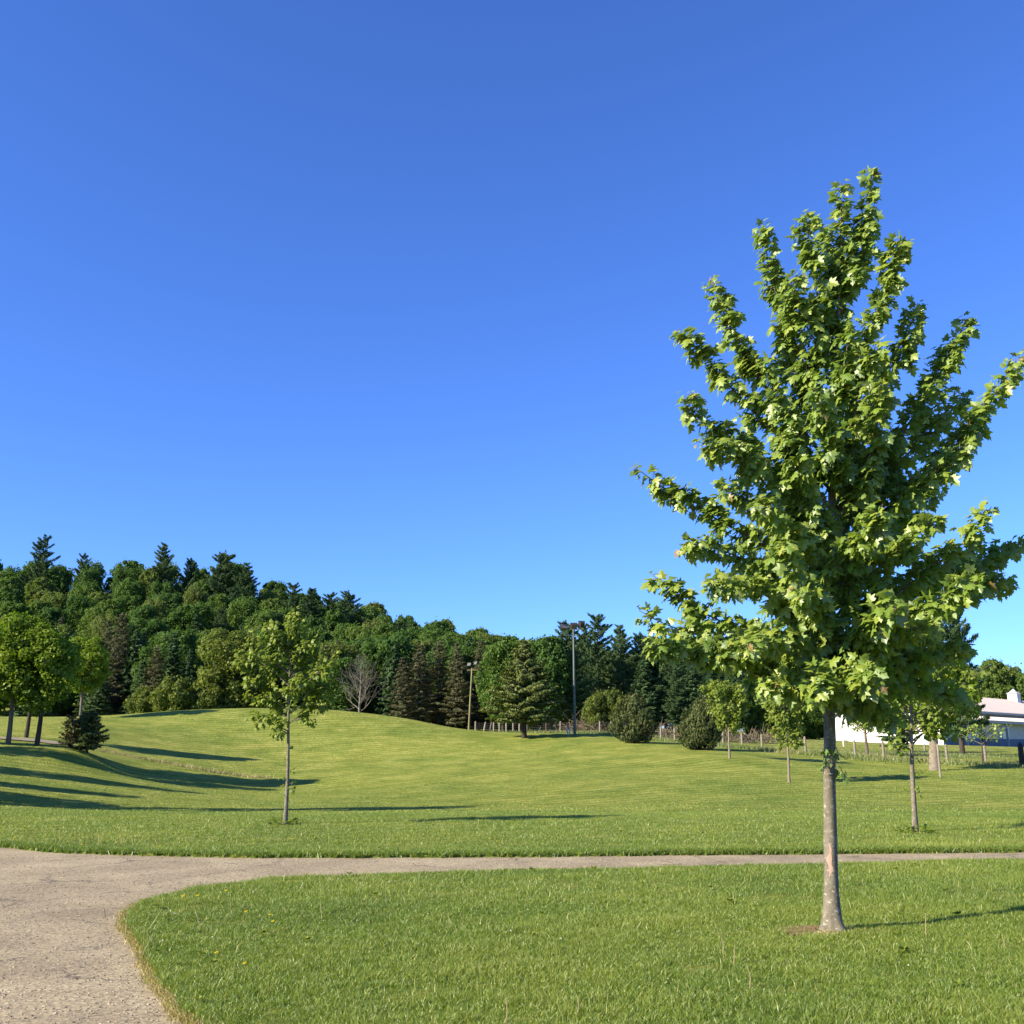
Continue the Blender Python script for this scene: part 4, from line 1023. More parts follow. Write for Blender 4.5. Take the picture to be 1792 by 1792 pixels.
# right side: conifer behind the maple and the trees beyond the barn
plant_px('pine2', 1655, 1015, 82, 0.72, 'dark conifer showing past the right side of the maple crown')
plant_px('spruce1', 1560, 1160, 86, 1.0)
for px, top, Y_, key, w in ((1735, 1152, 150, 'oak2', 0.7), (1760, 1160, 158, 'lime0', 0.8), (1712, 1165, 152, 'pine2', 0.8), (1790, 1172, 150, 'oak1', 0.8), (1690, 1170, 158, 'oak0', 0.9), (1640, 1160, 162, 'oak2', 0.9), (1590, 1165, 160, 'oak1', 0.9), (1545, 1165, 158, 'pine1', 1.0), (1500, 1160, 150, 'oak0', 1.0), (1830, 1165, 160, 'oak0', 0.9)):
    plant_px(key, px, top, Y_, w)

# the mass of the hillside, row by row
def hillside():
    r = R(600)
    sky_px = [-120, 0, 60, 130, 200, 260, 330, 400, 450, 500, 560, 620, 680, 730, 790, 850, 910, 960]
    sky_py = [985, 975, 985, 985, 980, 982, 990, 985, 1012, 1028, 1038, 1048, 1062, 1078, 1088, 1098, 1116, 1126]
    for row, Y_ in enumerate((121, 128, 135, 142, 149, 156, 163, 171, 179, 187, 195, 203)):
        f = row / 11.0
        x = at(-110, 1200, Y_)[0] + r.uniform(0, 4); xe = at(960, 1200, Y_)[0]
        while x < xe:
            a_ = x / (Y_ * 0.96); px = 896 + a_ * F * 0.985
            sk = np.interp(px, sky_px, sky_py)
            low = 1142.0
            g_ = f ** 0.85
            top = low + (sk - low) * g_ + r.normal(0, 5 * (1 - f) + 3)
            top = max(top, sk - 3)
            rr = r.random()
            if row < 2: key = ('spruce0', 'spruce1', 'larch0', 'larch1', 'oak1', 'oak3', 'oak1')[r.integers(0, 7)]
            elif row < 5: key = ('oak0', 'oak1', 'oak2', 'oak3', 'spruce0', 'oak2', 'oak1', 'larch0')[r.integers(0, 8)]
            else: key = ('oak0', 'oak1', 'oak2', 'oak3', 'oak0', 'oak2', 'oak1', 'oak3', 'oak2', 'pine2')[r.integers(0, 10)]
            p = at(px, top, Y_); z = tz(x, Y_)
            h = p[2] - z
            if h > 5.0:
                h = min(h, 18.0)
                wid = 1.0 if key[0] == 'o' else r.uniform(0.85, 1.2)
                if key[0] == 'o': wid = np.clip(9.0 / h, 0.75, 1.5) * r.uniform(0.85, 1.1) * PH[key] / 13.0
                plant(key, x, Y_ + r.uniform(-2.5, 2.5), h, wid, None, None, r)
            x += r.uniform(5.2, 8.2) * (1.0 if row > 2 else 0.85)
hillside()
for k_, v_ in protos.items():
    if not v_[1]: print('UNUSED PROTO', k_)

# bare grey dead tree at the wood edge
def dead_tree(b, H, seed):
    r = R(seed); W = MB(); root = empty('dead_tree', b); tag(root, 'leafless grey dead tree at the wood edge right of the lone young tree', 'tree')
    T = MB()
    P = np.array([(0, 0, -0.3), (0.05, 0, H * 0.3), (0.12, 0.05, H * 0.6), (0.05, 0, H)]); T.tube(polyline(P, 12)[0], np.linspace(0.17, 0.02, 12), 7)
    def grow(p, d, L, rad, lev):
        q = [p]; dd = d
        for _ in range(4):
            dd = unit(dd + r.normal(0, 0.13, 3) + np.array([0, 0, 0.07])); q.append(q[-1] + dd * L / 4)
        W.tube(q, np.linspace(rad, rad * 0.35, 5), 4, cap=False)
        if lev < 3:
            for k in range(4 if lev < 2 else 3):
                s = q[1 + k % 4]; e = unit(dd + r.normal(0, 0.55, 3)); grow(s, e, L * r.uniform(0.42, 0.62), rad * 0.5, lev + 1)
    for k in range(26):
        z = H * (0.18 + 0.8 * (k + 0.5) / 26); a_ = k * 2.4; f = (z / H)
        grow(np.array([0.1 * f, 0.03, z]), unit(np.array([math.cos(a_), math.sin(a_), 0.5 + 0.5 * f])), (1 - f) * H * 0.42 + 0.5, 0.055 * (1.2 - f), 0)
    T.build('trunk', M['dead'], root, True); W.build('branches', M['dead'], root)
db = foot(628, 1250, 113)
dead_tree(db, at(630, 1148, 113)[2] - db[2], 701)

# old thick pale trunk by the fence with its dark crown hidden in the maple
ot = foot(1636, 1349, 59)
T, C = broadleaf(R(711), 7.0, 2.6, 2.5, 50, 0.7, 120, 0.26, 0.33, inner=0.3)
make_tree('old_tree', T, C, 'bark_pale', 'park', ot, 'old tree with thick pale banded trunk beside the fence at right')

# ------------------------------------------------------------------ fence
def fence():
    L = [(832, 1281, 1276, 106, 0), (846, 1283, 1277, 105, 1), (856, 1284, 1276, 104, 1), (864, 1284, 1275, 103, 0), (874, 1285, 1274, 102, 0), (886, 1284, 1274, 101, 0), (898, 1284, 1262, 101, 0), (909, 1284, 1273, 100, 0), (922, 1285, 1271, 100, 0), (981, 1284, 1269, 98, 0),
         (1050, 1284, 1270, 95, 0), (1070, 1285, 1273, 94, 0), (1157, 1297, 1277, 87, 0), (1181, 1297, 1275, 85, 0), (1266, 1308, 1284, 80, 0), (1299, 1308, 1285, 78, 0), (1334, 1312, 1288, 76, 0), (1410, 1319, 1290, 72, 0),
         (1497, 1325, 1297, 69, 0), (1547, 1329, 1298, 68, 0), (1595, 1331, 1303, 67, 0), (1658, 1335, 1306, 66, 0), (1726, 1340, 1306, 65, 0), (1790, 1345, 1303, 63, 2), (1850, 1348, 1312, 62, 0)]
    b0 = foot(L[0][0], L[0][1], L[0][3])
    root = empty('wire_fence', b0); tag(root, 'old wire fence on pale wooden posts along the far side of the meadow', 'fence')
    r = R(801); tops = []
    for (px, py, top, Y_, kind) in L:
        p = foot(px, py, Y_); h = max(1.05, at(px, top, Y_)[2] - p[2]); h = min(h, 2.3)
        w = (0.085, 0.085, 0.17)[kind]; m = MB()
        dx = (0.0, 0.33, 0.0)[kind] * h * 0.6
        m.tube([(0, 0, -0.25), (dx * 0.5, 0, h * 0.5), (dx, 0.02, h)], [w * 1.05, w, w * 0.9], 8)
        o = m.build('fence_post', M['bark_dark'] if kind == 2 else M['post'], root, True); o.location = tuple(p - b0)
        tops.append((p, h, dx))
    m = MB()
    for k in range(len(tops) - 1):
        (p, h, d0), (q, h2, d1) = tops[k], tops[k + 1]
        for f in (0.15, 0.35, 0.55, 0.75, 0.93):
            a_ = p - b0 + np.array([d0 * f, -0.09, 1.05 * f]); b_ = q - b0 + np.array([d1 * f, -0.09, 1.05 * f]); c_ = (a_ + b_) / 2
            c_[2] = max(tz(c_[0] + b0[0], c_[1] + b0[1]) - b0[2] + 1.0 * f, c_[2] - 0.05) if abs(c_[2]) < 5 else c_[2]
            m.tube([a_, c_, b_], 0.006, 4, cap=False)
        n = int(np.linalg.norm(q - p) / 0.6)
        for j in range(1, n):
            c_ = p + (q - p) * j / n - b0; zg = tz(c_[0] + b0[0], c_[1] + b0[1]) - b0[2]
            m.tube([(c_[0], c_[1] - 0.09, zg + 0.12), (c_[0], c_[1] - 0.09, zg + 1.0)], 0.004, 4, cap=False)
    m.build('wire_mesh', M['wire'], root)
fence()
# posts that stand by themselves
def lone_post(name, px, py, top, Y_, w, mat, label, cat='post', tilt=0.0, group=None):
    p = foot(px, py, Y_); h = max(0.5, at(px, top, Y_)[2] - p[2]); root = empty(name, p); tag(root, label, cat, group)
    m = MB(); m.tube([(0, 0, -0.2), (tilt * h * 0.5, 0, h * 0.5), (tilt * h, 0, h * 0.97)], [w, w * 0.98, w * 0.93], 8, cap=True)
    m.build('shaft', M[mat], root, True)
    m = MB(); m.tube([(tilt * h, 0, h * 0.955), (tilt * h, 0, h)], [w * 1.12, w * 0.9], 8); m.build('cap', M[mat], root, True)
lone_post('stake', 1646, 1361, 1303, 53, 0.06, 'post', 'pale wooden stake standing in front of the thick pale trunk')
lone_post('post', 1477, 1312, 1278, 92, 0.075, 'stake', 'whitish tall post in the field just right of the maple trunk')
lone_post('post', 1619, 1319, 1303, 90, 0.10, 'post', 'short pale post left of the thick old trunk')
lone_post('marker_post', 993, 1288, 1275, 90, 0.06, 'stake', 'left white marker post at the foot of the light pole', 'marker', group='white marker posts')
lone_post('marker_post', 997, 1287, 1270, 91, 0.06, 'stake', 'right taller white marker post at the foot of the light pole', 'marker', group='white marker posts')

# ------------------------------------------------------------------ light poles
def floodlight(parent, c, yaw, s=1.0, tilt=0.5):
    """housing with visor and a glass face, on a small yoke"""
    h = MB()
    w, d, hh = 0.42 * s, 0.22 * s, 0.36 * s
    cy, sy = math.cos(yaw), math.sin(yaw); ct, st = math.cos(tilt), math.sin(tilt)
    def tf(v):
        v = np.asarray(v, float); x, y, z = v[:, 0], v[:, 1], v[:, 2]
        y, z = y * ct + z * st, -y * st + z * ct
        return np.stack([x * cy - y * sy, x * sy + y * cy, z], 1) + np.asarray(c)
    v = [(-w, -d, -hh), (w, -d, -hh), (w, -d, hh), (-w, -d, hh), (-w * 0.6, d, -hh * 0.6), (w * 0.6, d, -hh * 0.6), (w * 0.6, d, hh * 0.6), (-w * 0.6, d, hh * 0.6)]
    h.add(tf(v), quad=[(4, 5, 6, 7), (0, 1, 5, 4), (1, 2, 6, 5), (2, 3, 7, 6), (3, 0, 4, 7), (0, 3, 2, 1)])
    vis = [(-w, -d, hh), (w, -d, hh), (w, -d - 0.16 * s, hh * 0.85), (-w, -d - 0.16 * s, hh * 0.85), (-w, -d, hh + .02), (w, -d, hh + .02), (w, -d - 0.16 * s, hh * 0.85 + .02), (-w, -d - 0.16 * s, hh * 0.85 + .02)]
    h.add(tf(vis), quad=[(0, 1, 2, 3), (7, 6, 5, 4), (0, 4, 5, 1), (1, 5, 6, 2), (2, 6, 7, 3), (3, 7, 4, 0)])
    o = h.build('floodlight', M['lamp'], parent)
    gm = MB(); gm.add(tf([(-w * .88, -d - .006, -hh * .88), (w * .88, -d - .006, -hh * .88), (w * .88, -d - .006, hh * .88), (-w * .88, -d - .006, hh * .88)]), quad=[(0, 1, 2, 3)])
    gm.build('glass', M['lampglass'], o)
    return o
pb = foot(1006, 1288, 88); Hp = at(1004, 1100, 88)[2] - pb[2]
root = empty('light_pole', pb); tag(root, 'tall dark green light pole with three floodlights against the pines', 'light pole')
m = MB(); m.tube([(0, 0, -0.3), (0, 0, 0.25), (0, 0, Hp * 0.5), (0, 0, Hp)], [0.15, 0.112, 0.095, 0.07], 12); m.build('pole', M['pole'], root, True)
m = MB(); m.box((-0.85, -0.05, Hp - 0.10), (0.85, 0.05, Hp - 0.02)); m.box((-0.8, -0.03, Hp - 0.62), (0.45, 0.03, Hp - 0.57)); m.tube([(-0.8, 0, Hp - 0.05), (-0.8, 0, Hp + 0.1)], 0.04, 6); m.tube([(0.75, 0, Hp - 0.05), (0.75, 0, Hp + 0.3)], 0.04, 6); m.build('crossarm', M['pole'], root)
floodlight(root, (-0.85, 0, Hp + 0.12), 0.5, 0.78, 0.55); floodlight(root, (0.03, 0, Hp + 0.2), math.pi, 0.72, 0.3); floodlight(root, (0.75, 0, Hp + 0.36), math.pi + 0.3, 0.72, 0.3)
pb = foot(820, 1282, 103); Hp = at(826, 1168, 103)[2] - pb[2]; lx = at(826, 1168, 103)[0] - pb[0]
root = empty('light_pole', pb); tag(root, 'thin yellowish wooden pole with two small lamps behind the mound slope', 'light pole')
m = MB(); m.tube([(0, 0, -0.3), (lx * 0.5, 0, Hp * 0.5), (lx, 0, Hp)], [0.10, 0.085, 0.065], 10); m.build('pole', M['woodpole'], root, True)
m = MB(); m.box((lx - 0.5, -0.05, Hp - 0.30), (lx + 0.6, 0.05, Hp - 0.22)); m.build('crossarm', M['woodpole'], root)
floodlight(root, (lx - 0.25, -0.1, Hp + 0.25), -0.5, 0.5, 0.5)['label'] = 'lamp turned left'; floodlight(root, (lx + 0.42, -0.1, Hp + 0.38), -0.8, 0.5, 0.5)

# ------------------------------------------------------------------ barn
def barn():
    c = foot(1652, 1304, 110); ang = math.atan2(0.69, 0.72)
    root = empty('barn', c, ang); tag(root, 'long white metal barn with pale pink roof and blue base behind the maple', 'barn')
    Lb, Wb = 95.0, 12.4; ez, hz = 2.75, 4.0
    ridge_y, ridge_z = 6.4, 6.0; ly = 2.3
    # walls with ribs
    def ribs(m, x0, x1, y0, z0, z1, step=0.3, out=-0.025):
        k = x0
        while k < x1:
            m.box((k, y0 + out, z0), (k + 0.05, y0 - 0.002, z1)); k += step
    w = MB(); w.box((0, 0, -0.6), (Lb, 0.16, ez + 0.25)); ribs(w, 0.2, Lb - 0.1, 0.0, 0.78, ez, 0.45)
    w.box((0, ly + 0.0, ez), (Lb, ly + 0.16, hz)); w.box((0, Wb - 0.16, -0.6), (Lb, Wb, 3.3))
    w.build('front_wall', M['shaded_grey_metal'], root)  # white facade drawn greyer, its shade put into the colour
    for x in (Lb - 0.16, 0.004):
        gm = MB()
        pr = [(0.16, -0.6), (Wb - 0.16, -0.6), (Wb - 0.16, 3.2), (ridge_y, ridge_z - 0.16), (ly, hz - 0.12), (ly, ez + 0.55), (0.16, ez - 0.05)]
        n = len(pr); v = [(x, y, z) for y, z in pr] + [(x + 0.15, y, z) for y, z in pr]
        cpt = [(x, 4.6, 2.0), (x + 0.15, 4.6, 2.0)]
        v += cpt
        tri = [(k, 2 * n, (k + 1) % n) for k in range(n)] + [(n + k, n + (k + 1) % n, 2 * n + 1) for k in range(n)]
        gm.add(v, tri=tri, quad=[(k, (k + 1) % n, n + (k + 1) % n, n + k) for k in range(n)])
        if x > 1: gm.build('gable_wall', M['white_metal'], root)
    y = 0.6
    while y < Wb - 0.4:
        gm.box((-0.03, y, -0.3), (0.0, y + 0.05, min(3.1, 2.6 + y * 0.3))); y += 0.5
    gm.build('gable_wall', M['white_metal'], root)
    bl = MB(); bl.box((-0.03, -0.045, -0.6), (Lb, -0.004, 0.76)); bl.build('wainscot', M['blue'], root)
    rf = MB()
    def slab(y0, z0, y1, z1, t=0.09, x0=-0.4, x1=Lb + 0.4):
        v = [(x0, y0, z0), (x1, y0, z0), (x1, y1, z1), (x0, y1, z1), (x0, y0, z0 + t), (x1, y0, z0 + t), (x1, y1, z1 + t), (x0, y1, z1 + t)]
        rf.add(v, quad=[(0, 3, 2, 1), (4, 5, 6, 7), (0, 1, 5, 4), (1, 2, 6, 5), (2, 3, 7, 6), (3, 0, 4, 7)])
        k = x0 + 0.3
        while k < x1:
            v = [(k, y0, z0 + t), (k + 0.06, y0, z0 + t), (k + 0.06, y1, z1 + t), (k, y1, z1 + t), (k + 0.03, y0, z0 + t + 0.035), (k + 0.03, y1, z1 + t + 0.035)]
            rf.add(v, quad=[(0, 4, 5, 3), (4, 1, 2, 5)], tri=[(0, 1, 4), (3, 5, 2)]); k += 0.6
    slab(-1.0, ez - 0.12, ly + 0.02, ez + 0.68)
    slab(ly - 0.55, hz - 0.18, ridge_y, ridge_z); slab(Wb + 0.5, 3.0, ridge_y + 0.002, ridge_z)
    ro = rf.build('roof', M['roof'], root)
    tr = MB(); tr.box((-0.42, -1.06, ez - 0.34), (Lb + 0.42, -1.003, ez - 0.06)); tr.box((-0.42, ly - 0.62, hz - 0.34), (Lb + 0.42, ly - 0.555, hz - 0.10)); tr.build('gutter', M['trim'], root)
    # cupola
    ray = slope(1774, 1218); 
    cx = 13.0
    for k in range(1400):
        cx = 4 + k * 0.06; X_ = c[0] + math.cos(ang) * cx - math.sin(ang) * ridge_y; Y_ = c[1] + math.sin(ang) * cx + math.cos(ang) * ridge_y
        if X_ / Y_ >= ray[0]: break
    cu = MB(); hw = 0.62; cu.box((cx - hw, ridge_y - hw, ridge_z - 0.3), (cx + hw, ridge_y + hw, ridge_z + 0.98)); co = cu.build('cupola', M['white_metal'], ro)
    lv = MB()
    for k in range(5):
        z0 = ridge_z + 0.30 + 0.11 * k; lv.box((cx - hw * 0.7, ridge_y - hw - 0.03, z0), (cx + hw * 0.7, ridge_y - hw - 0.003, z0 + 0.05))
    lv.build('cupola_louvre', M['shaded_grey_metal'], ro)
    cr = MB(); e = hw + 0.16; zb = ridge_z + 0.982; pts_ = []
    for (q, z) in ((e, 0), (e * 0.55, 0.18), (0.05, 0.62)): pts_ += [(cx - q, ridge_y - q, zb + z), (cx + q, ridge_y - q, zb + z), (cx + q, ridge_y + q, zb + z), (cx - q, ridge_y + q, zb + z)]
    qd = [(3, 2, 1, 0)] + [(4 * l + k, 4 * l + (k + 1) % 4, 4 * l + 4 + (k + 1) % 4, 4 * l + 4 + k) for l in range(2) for k in range(4)] + [(8, 9, 10, 11)]
    cr.add(pts_, quad=qd); cr.build('cupola_roof', M['shaded_grey_metal'], ro)
    # windows in pairs of panes
    def along(px):
        a_ = slope(px, 1290)[0]
        return (a_ * c[1] - c[0]) / (math.cos(ang) - a_ * math.sin(ang))
    for pxl, pxr in ((1685, 1700), (1755, 1767), (1796, 1806)):
        x0, x1 = along(pxl), along(pxr); z0, z1 = 0.85, 2.05
        fr = MB(); t = 0.09
        fr.box((x0 - t, -0.075, z0 - t), (x1 + t, -0.03, z0)); fr.box((x0 - t, -0.075, z1), (x1 + t, -0.03, z1 + t)); fr.box((x0 - t, -0.075, z0), (x0, -0.03, z1)); fr.box((x1, -0.075, z0), (x1 + t, -0.03, z1)); xm = (x0 + x1) / 2; fr.box((xm - 0.05, -0.075, z0), (xm + 0.05, -0.03, z1))
        f = fr.build('window', M['white_metal'], root)
        gl = MB(); gl.box((x0, -0.045, z0), (xm - 0.05, -0.032, z1)); gl.box((xm + 0.05, -0.045, z0), (x1, -0.032, z1)); gl.build('pane', M['glass'], f)
    # porch posts
    for px in (1678, 1750, 1800):
        x0 = along(px); m = MB(); m.box((x0 - 0.1, -0.95, -0.5), (x0 + 0.1, -0.75, ez - 0.09)); m.build('porch_post', M['trim'], root)
    # gable window
    a_ = slope(1578, 1288)[0]; s = (c[0] - a_ * c[1]) / (math.sin(ang) + a_ * math.cos(ang))
    fr = MB(); fr.box((-0.055, s - 0.5, 0.75), (-0.034, s + 0.5, 0.83)); fr.box((-0.055, s - 0.5, 2.05), (-0.034, s + 0.5, 2.13)); fr.box((-0.055, s - 0.5, 0.83), (-0.034, s - 0.42, 2.05)); fr.box((-0.055, s + 0.42, 0.83), (-0.034, s + 0.5, 2.05))
    f = fr.build('window', M['white_metal'], root); gl = MB(); gl.box((-0.048, s - 0.42, 0.83), (-0.036, s + 0.42, 2.05)); gl.build('pane', M['glass'], f)
barn()

# ------------------------------------------------------------------ road on the left bank, rough grass, brush
def ribbon(name, route, w, lift, mat, label=None):
    m = MB(); P, L = polyline([(*p, 0) for p in route], 80)
    d = np.gradient(P, axis=0); d = unit(d); n = np.stack([-d[:, 1], d[:, 0]], 1)
    cols = []
    for f in np.linspace(-0.5, 0.5, 7):
        q = P[:, :2] + n * w * f; cols.append(np.column_stack([q, terrain(q[:, 0], q[:, 1]) + lift]))
    v = np.stack(cols, 1).reshape(-1, 3); i = (np.arange(79)[:, None] * 7 + np.arange(6)[None]).ravel()
    m.add(v, quad=np.stack([i, i + 1, i + 8, i + 7], 1))
    return tag(m.build(name, M[mat], smooth=True), kind='structure')
rp = [foot(x, y, Y_)[:2] for x, y, Y_ in ((-420, 1300, 52), (-160, 1296, 57), (-40, 1291, 62), (30, 1288, 65), (70, 1290, 66.5), (112, 1297, 66))]
ribbon('road', rp, 2.6, 0.05, 'asphalt')

def rough_strip(name, route, width, n, h0, h1, w, seed, mat, label):
    r = R(seed); P, L = polyline([(*p, 0) for p in route], 200); k = r.integers(0, 200, n)
    p = P[k, :2] + r.normal(0, width, (n, 2)); m = MB()
    tone = np.clip(vnoise(p[:, 0], p[:, 1], 2.0, seed) + r.normal(0, 0.2, n), 0, 1)
    blades(p[:, 0], p[:, 1], terrain(p[:, 0], p[:, 1]), r.uniform(h0, h1, n), w * r.uniform(0.6, 1.4, n), r, tone, 0.5, m, 1)
    tag(m.build(name, M[mat]), label, 'grass', kind='stuff')
sw = [ground_px(x, y, 45, 90)[:2] for x, y in ((172, 1312), (230, 1325), (300, 1338), (360, 1349), (420, 1358), (470, 1362))]
rough_strip('dry_tall_grass', sw, 0.30, 1500, 0.08, 0.30, 0.03, 41, 'dry', 'strip of tall tan dry grass along the ditch beside the mound')
fl = [foot(x, y, Y_)[:2] for x, y, Y_ in ((870, 1284, 102), (925, 1285, 99), (985, 1285, 97), (1060, 1287, 94), (1110, 1290, 90), (1170, 1297, 85), (1240, 1304, 81), (1300, 1309, 77), (1410, 1319, 71.5), (1500, 1325, 68.5), (1600, 1331, 66.5), (1680, 1336, 65), (1792, 1344, 62.5))]
rough_strip('rough_grass', fl, 0.8, 16000, 0.10, 0.36, 0.04, 42, 'rough', 'unmown pale green grass along the foot of the wire fence')
fl2 = [foot(x, y, Y_)[:2] for x, y, Y_ in ((1480, 1322, 75), (1560, 1322, 78), (1640, 1324, 78), (1720, 1326, 80), (1800, 1326, 80))]
rough_strip('rough_grass', fl2, 3.0, 9000, 0.06, 0.22, 0.04, 43, 'rough', 'unmown seedy grass in the field before the barn')
stalks = [ground_px(x, y, 5, 40)[:2] for x, y in ((270, 1650), (330, 1600), (385, 1605), (420, 1640), (480, 1690))]
rough_strip('dry_grass_stalks', stalks[:4], 0.45, 60, 0.12, 0.30, 0.006, 44, 'dry', 'thin dry grass stalks standing above the lawn corner by the drive')
stalks = [ground_px(x, y, 10, 40)[:2] for x, y in ((10, 1470), (90, 1478), (200, 1476), (285, 1482))]
rough_strip('dry_grass_stalks', stalks, 0.35, 70, 0.15, 0.38, 0.012, 45, 'dry', 'thin dry grass stalks along the far verge at left')
def soil_litter():
    r = R(47); n = 2200; x = SOIL_C[0] + 0.08 + r.normal(0, 0.21, n); y = SOIL_C[1] - 0.04 + r.normal(0, 0.11, n)
    m = MB(); blades(x, y, terrain(x, y) + 0.026, r.uniform(0.006, 0.03, n), r.uniform(0.003, 0.007, n), r, r.random(n), 3.5, m, 1)
    tag(m.build('dry_grass', M['dry']), 'dry clippings scattered on the soil at the maple foot', 'grass', kind='stuff')
soil_litter()
def lone_stalks():
    r = R(46); m = MB()
    for (px, py, top) in ((1312, 1733, 1690), (1620, 1641, 1598), (1757, 1665, 1635), (1284, 1690, 1655), (1135, 1530, 1510), (1612, 1522, 1504), (975, 1520, 1506), (1265, 1672, 1640), (885, 1792, 1745), (1010, 1780, 1745), (640, 1540, 1520), (580, 1545, 1522)):
        p = ground_px(px, py, 5, 30); h = at(px, top, p[1])[2] - p[2]
        m.tube([p, p + np.array([0.01, 0, h * 0.5]), p + np.array([r.normal(0, 0.015), 0, h])], [0.005, 0.004, 0.003], 5, tone=0.8)
    tag(m.build('dry_grass_stalks', M['dry']), 'scattered single pale grass stalks rising from the near lawn', 'grass', kind='stuff')
lone_stalks()
def brush(px, py, Y_, w, h, seed, label):
    r = R(seed); b = foot(px, py, Y_); root = empty('brush_pile', b); tag(root, label, 'brush'); m = MB(); l = MB()
    for k in range(240):
        a_ = np.array([r.normal(0, w * 0.45), r.normal(0, 0.8), abs(r.normal(0, h * 0.4))]); d = unit(r.normal(0, 1, 3) * np.array([1, 1, 0.8]) + np.array([0, 0, 0.25])); L = r.uniform(0.5, 1.3)
        m.tube([a_, a_ + d * L * 0.5 + r.normal(0, 0.06, 3), a_ + d * L], [0.03, 0.02, 0.008], 4, cap=False)
    m.build('twigs', M['twig'], root)
    n = 500; p = np.stack([r.normal(0, w * 0.42, n), r.normal(0, 0.8, n), np.abs(r.normal(0, h * 0.45, n))], 1)
    put_cards(l, p, r.normal(0, 1, (n, 3)), np.full(n, 0.16), r, r.random(n), 1.0); l.build('dead_leaves', M['brown'], root)
brush(1200, 1292, 90, 4.0, 1.3, 51, 'brown tangle of dead brush between the two dark bushes')
brush(1035, 1282, 98, 4.0, 1.4, 52, 'brown tangle of dead brush right of the light pole foot')
brush(1300, 1292, 92, 4.5, 1.0, 53, 'brown brush behind the fence past the small bright green tree')

# weeds at the foot of the young trees
def weeds(name, px, py, Y_, w, seed, label):
    r = R(seed); b = ground_px(px, py, 10, 60) if Y_ is None else foot(px, py, Y_); root = empty(name, b); tag(root, label, 'weeds'); n = 40; L = MB()
    a_ = r.uniform(0, 6.28, n); rad = w * np.sqrt(r.random(n)); p = np.stack([np.cos(a_) * rad, np.sin(a_) * rad, 0.02 + 0.10 * r.random(n)], 1)
    put_leaves(L, p, unit(np.stack([np.cos(a_), np.sin(a_), 0.4 + 0 * a_], 1)), np.array([0, 0, 1.0]) + r.normal(0, 0.4, (n, 3)), np.full(n, 0.12), r.random(n) * 0.6, LEAF_SIMPLE)
    L.build('leaves', M['young'], root)
weeds('weed_clump', 1600, 1458, None, 0.32, 61, 'clump of broad weeds at the foot of the thin young tree')
weeds('weed_clump', 497, 1443, None, 0.3, 62, 'low weeds round the foot of the lone young tree')

# dandelions
def dandelions():
    r = R(71); pts_ = [(395, 1572), (430, 1612), (428, 1703), (378, 1685), (472, 1614), (477, 1628), (25, 1472), (138, 1466), (205, 1456), (220, 1464), (236, 1470), (258, 1475), (142, 1486), (279, 1490), (307, 1463), (318, 1478), (170, 1470), (86, 1443), (858, 1476), (870, 1478), (576, 1471), (345, 1583), (320, 1584), (1700, 1455), (1735, 1452)]
    st = MB(); hd = MB()
    st.tube([(0, 0, -0.02), (0.004, 0, 0.05), (0, 0, 0.09)], 0.0028, 5)
    n = 26
    for ring, (rad, z, m_) in enumerate(((0.020, 0.092, 22), (0.013, 0.099, 16), (0.006, 0.103, 8))):
        for k in range(m_):
            a_ = k * 6.283 / m_ + ring; c, s = math.cos(a_), math.sin(a_); w = 0.0042
            hd.add([(0, 0, 0.088), (c * rad - s * w, s * rad + c * w, z), (c * rad * 1.12, s * rad * 1.12, z + 0.002), (c * rad + s * w, s * rad - c * w, z)], quad=[(0, 1, 2, 3)])
    sm = st.mesh('stem', M['stem']); hm = hd.mesh('flower_head', M['dandelion'])
    for k, (px, py) in enumerate(pts_):
        b = ground_px(px, py + 3, 5, 40)
        o = empty('dandelion', b, r.uniform(0, 6)); s = r.uniform(0.85, 1.2); o.scale = (s, s, s)
        tag(o, 'yellow dandelion flower in the short grass', 'flower', 'dandelions in the lawn')
        for nm, me in (('stem', sm), ('flower_head', hm)):
            c = bpy.data.objects.new(nm, me); CO.objects.link(c); c.parent = o
dandelions()
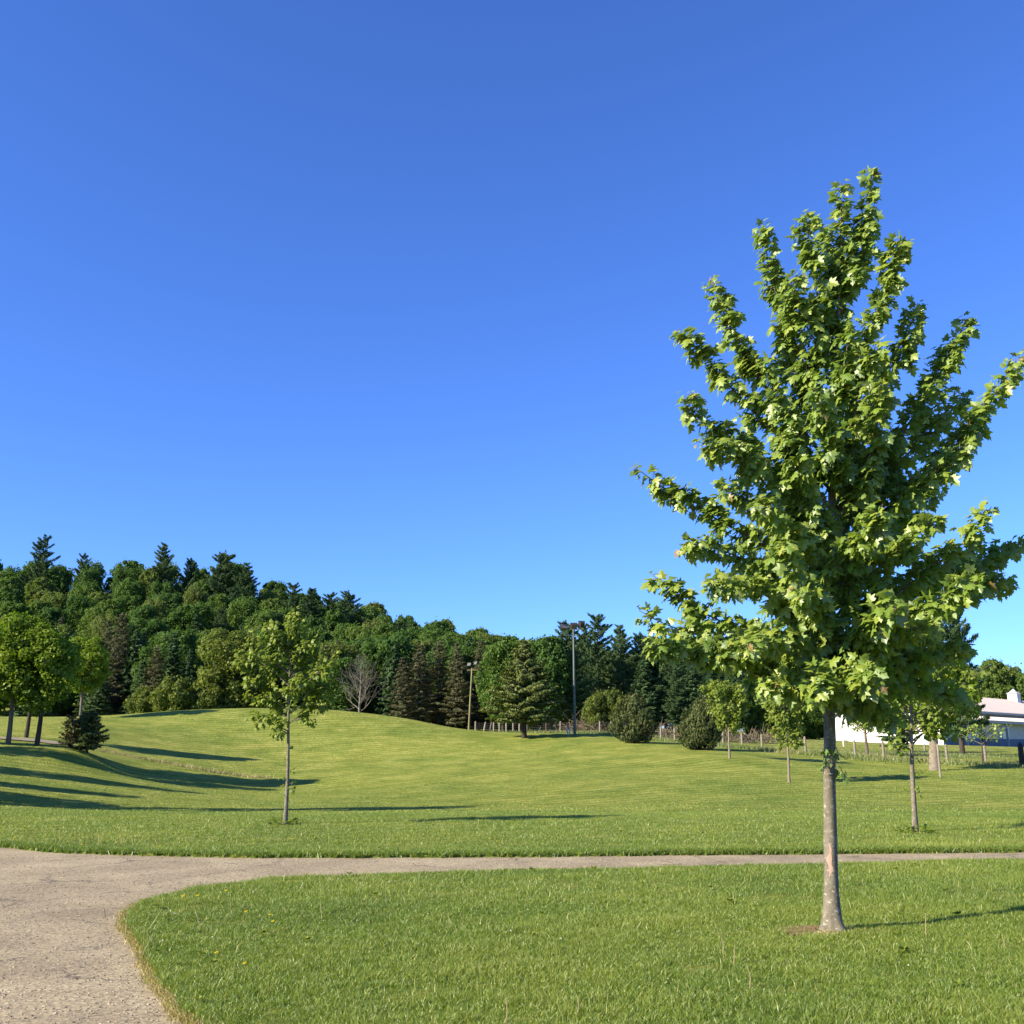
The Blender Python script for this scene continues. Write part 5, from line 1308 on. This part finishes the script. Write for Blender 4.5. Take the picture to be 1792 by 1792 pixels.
def lawn_weeds():
    r = R(73); m = MB(); n = 80; x, y = scatter(n, 6.6, 24, r, 0.8); k = off_pave(x, y, r); x, y = x[k], y[k]; z = terrain(x, y)
    L = 9; rep_ = np.repeat(np.arange(len(x)), L); a_ = r.uniform(0, 6.28, len(rep_)); s_ = r.uniform(0.5, 1.1, len(x))[rep_]
    p = np.stack([x[rep_], y[rep_], z[rep_] + 0.025 + 0.02 * s_], 1)
    mid = np.stack([np.cos(a_), np.sin(a_), r.uniform(0.3, 1.1, len(rep_))], 1)
    put_leaves(m, p, mid, np.array([0, 0, 1.0]) + r.normal(0, 0.2, (len(rep_), 3)), 0.055 * s_, 0.4 + r.random(len(rep_)) * 0.6, LEAF_SIMPLE)
    tag(m.build('lawn_weeds', M['young']), 'low broad leaved weeds growing among the mown grass', 'weeds', kind='stuff')
    r = R(74); n = 9000; x, y = scatter(n, 6.3, 26, r, 0.9); k = off_pave(x, y, r); x, y = x[k], y[k]; n = len(x); m = MB()
    blades(x, y, terrain(x, y), r.uniform(0.055, 0.115, n), r.uniform(0.003, 0.006, n) * (0.6 + y / 14), r, r.uniform(0.6, 1.0, n), 0.7, m, 2)
    tag(m.build('tall_grass_blades', M['blade']), 'taller pale grass blades missed by the mower', 'grass', kind='stuff')
lawn_weeds()
def clover():
    r = R(72); m = MB(); n = 110; x, y = scatter(n, 6.8, 22, r, 0.8); k = off_pave(x, y, r); x, y = x[k], y[k]; z = terrain(x, y) + r.uniform(0.035, 0.06, len(x))
    for a_, b_, c_ in zip(x, y, z):
        th = np.arange(6) * 1.047; q = 0.0075 * r.uniform(0.6, 1.3); v = [(a_ + q * math.cos(t), b_ + q * math.sin(t), c_) for t in th] + [(a_, b_, c_ + q * 1.1), (a_, b_, c_ - q * 0.8)]
        m.add(v, tri=[(j, (j + 1) % 6, 6) for j in range(6)] + [((j + 1) % 6, j, 7) for j in range(6)])
    tag(m.build('clover_blossoms', M['clover']), 'tiny white clover heads scattered through the lawn', 'clover', kind='stuff')
clover()
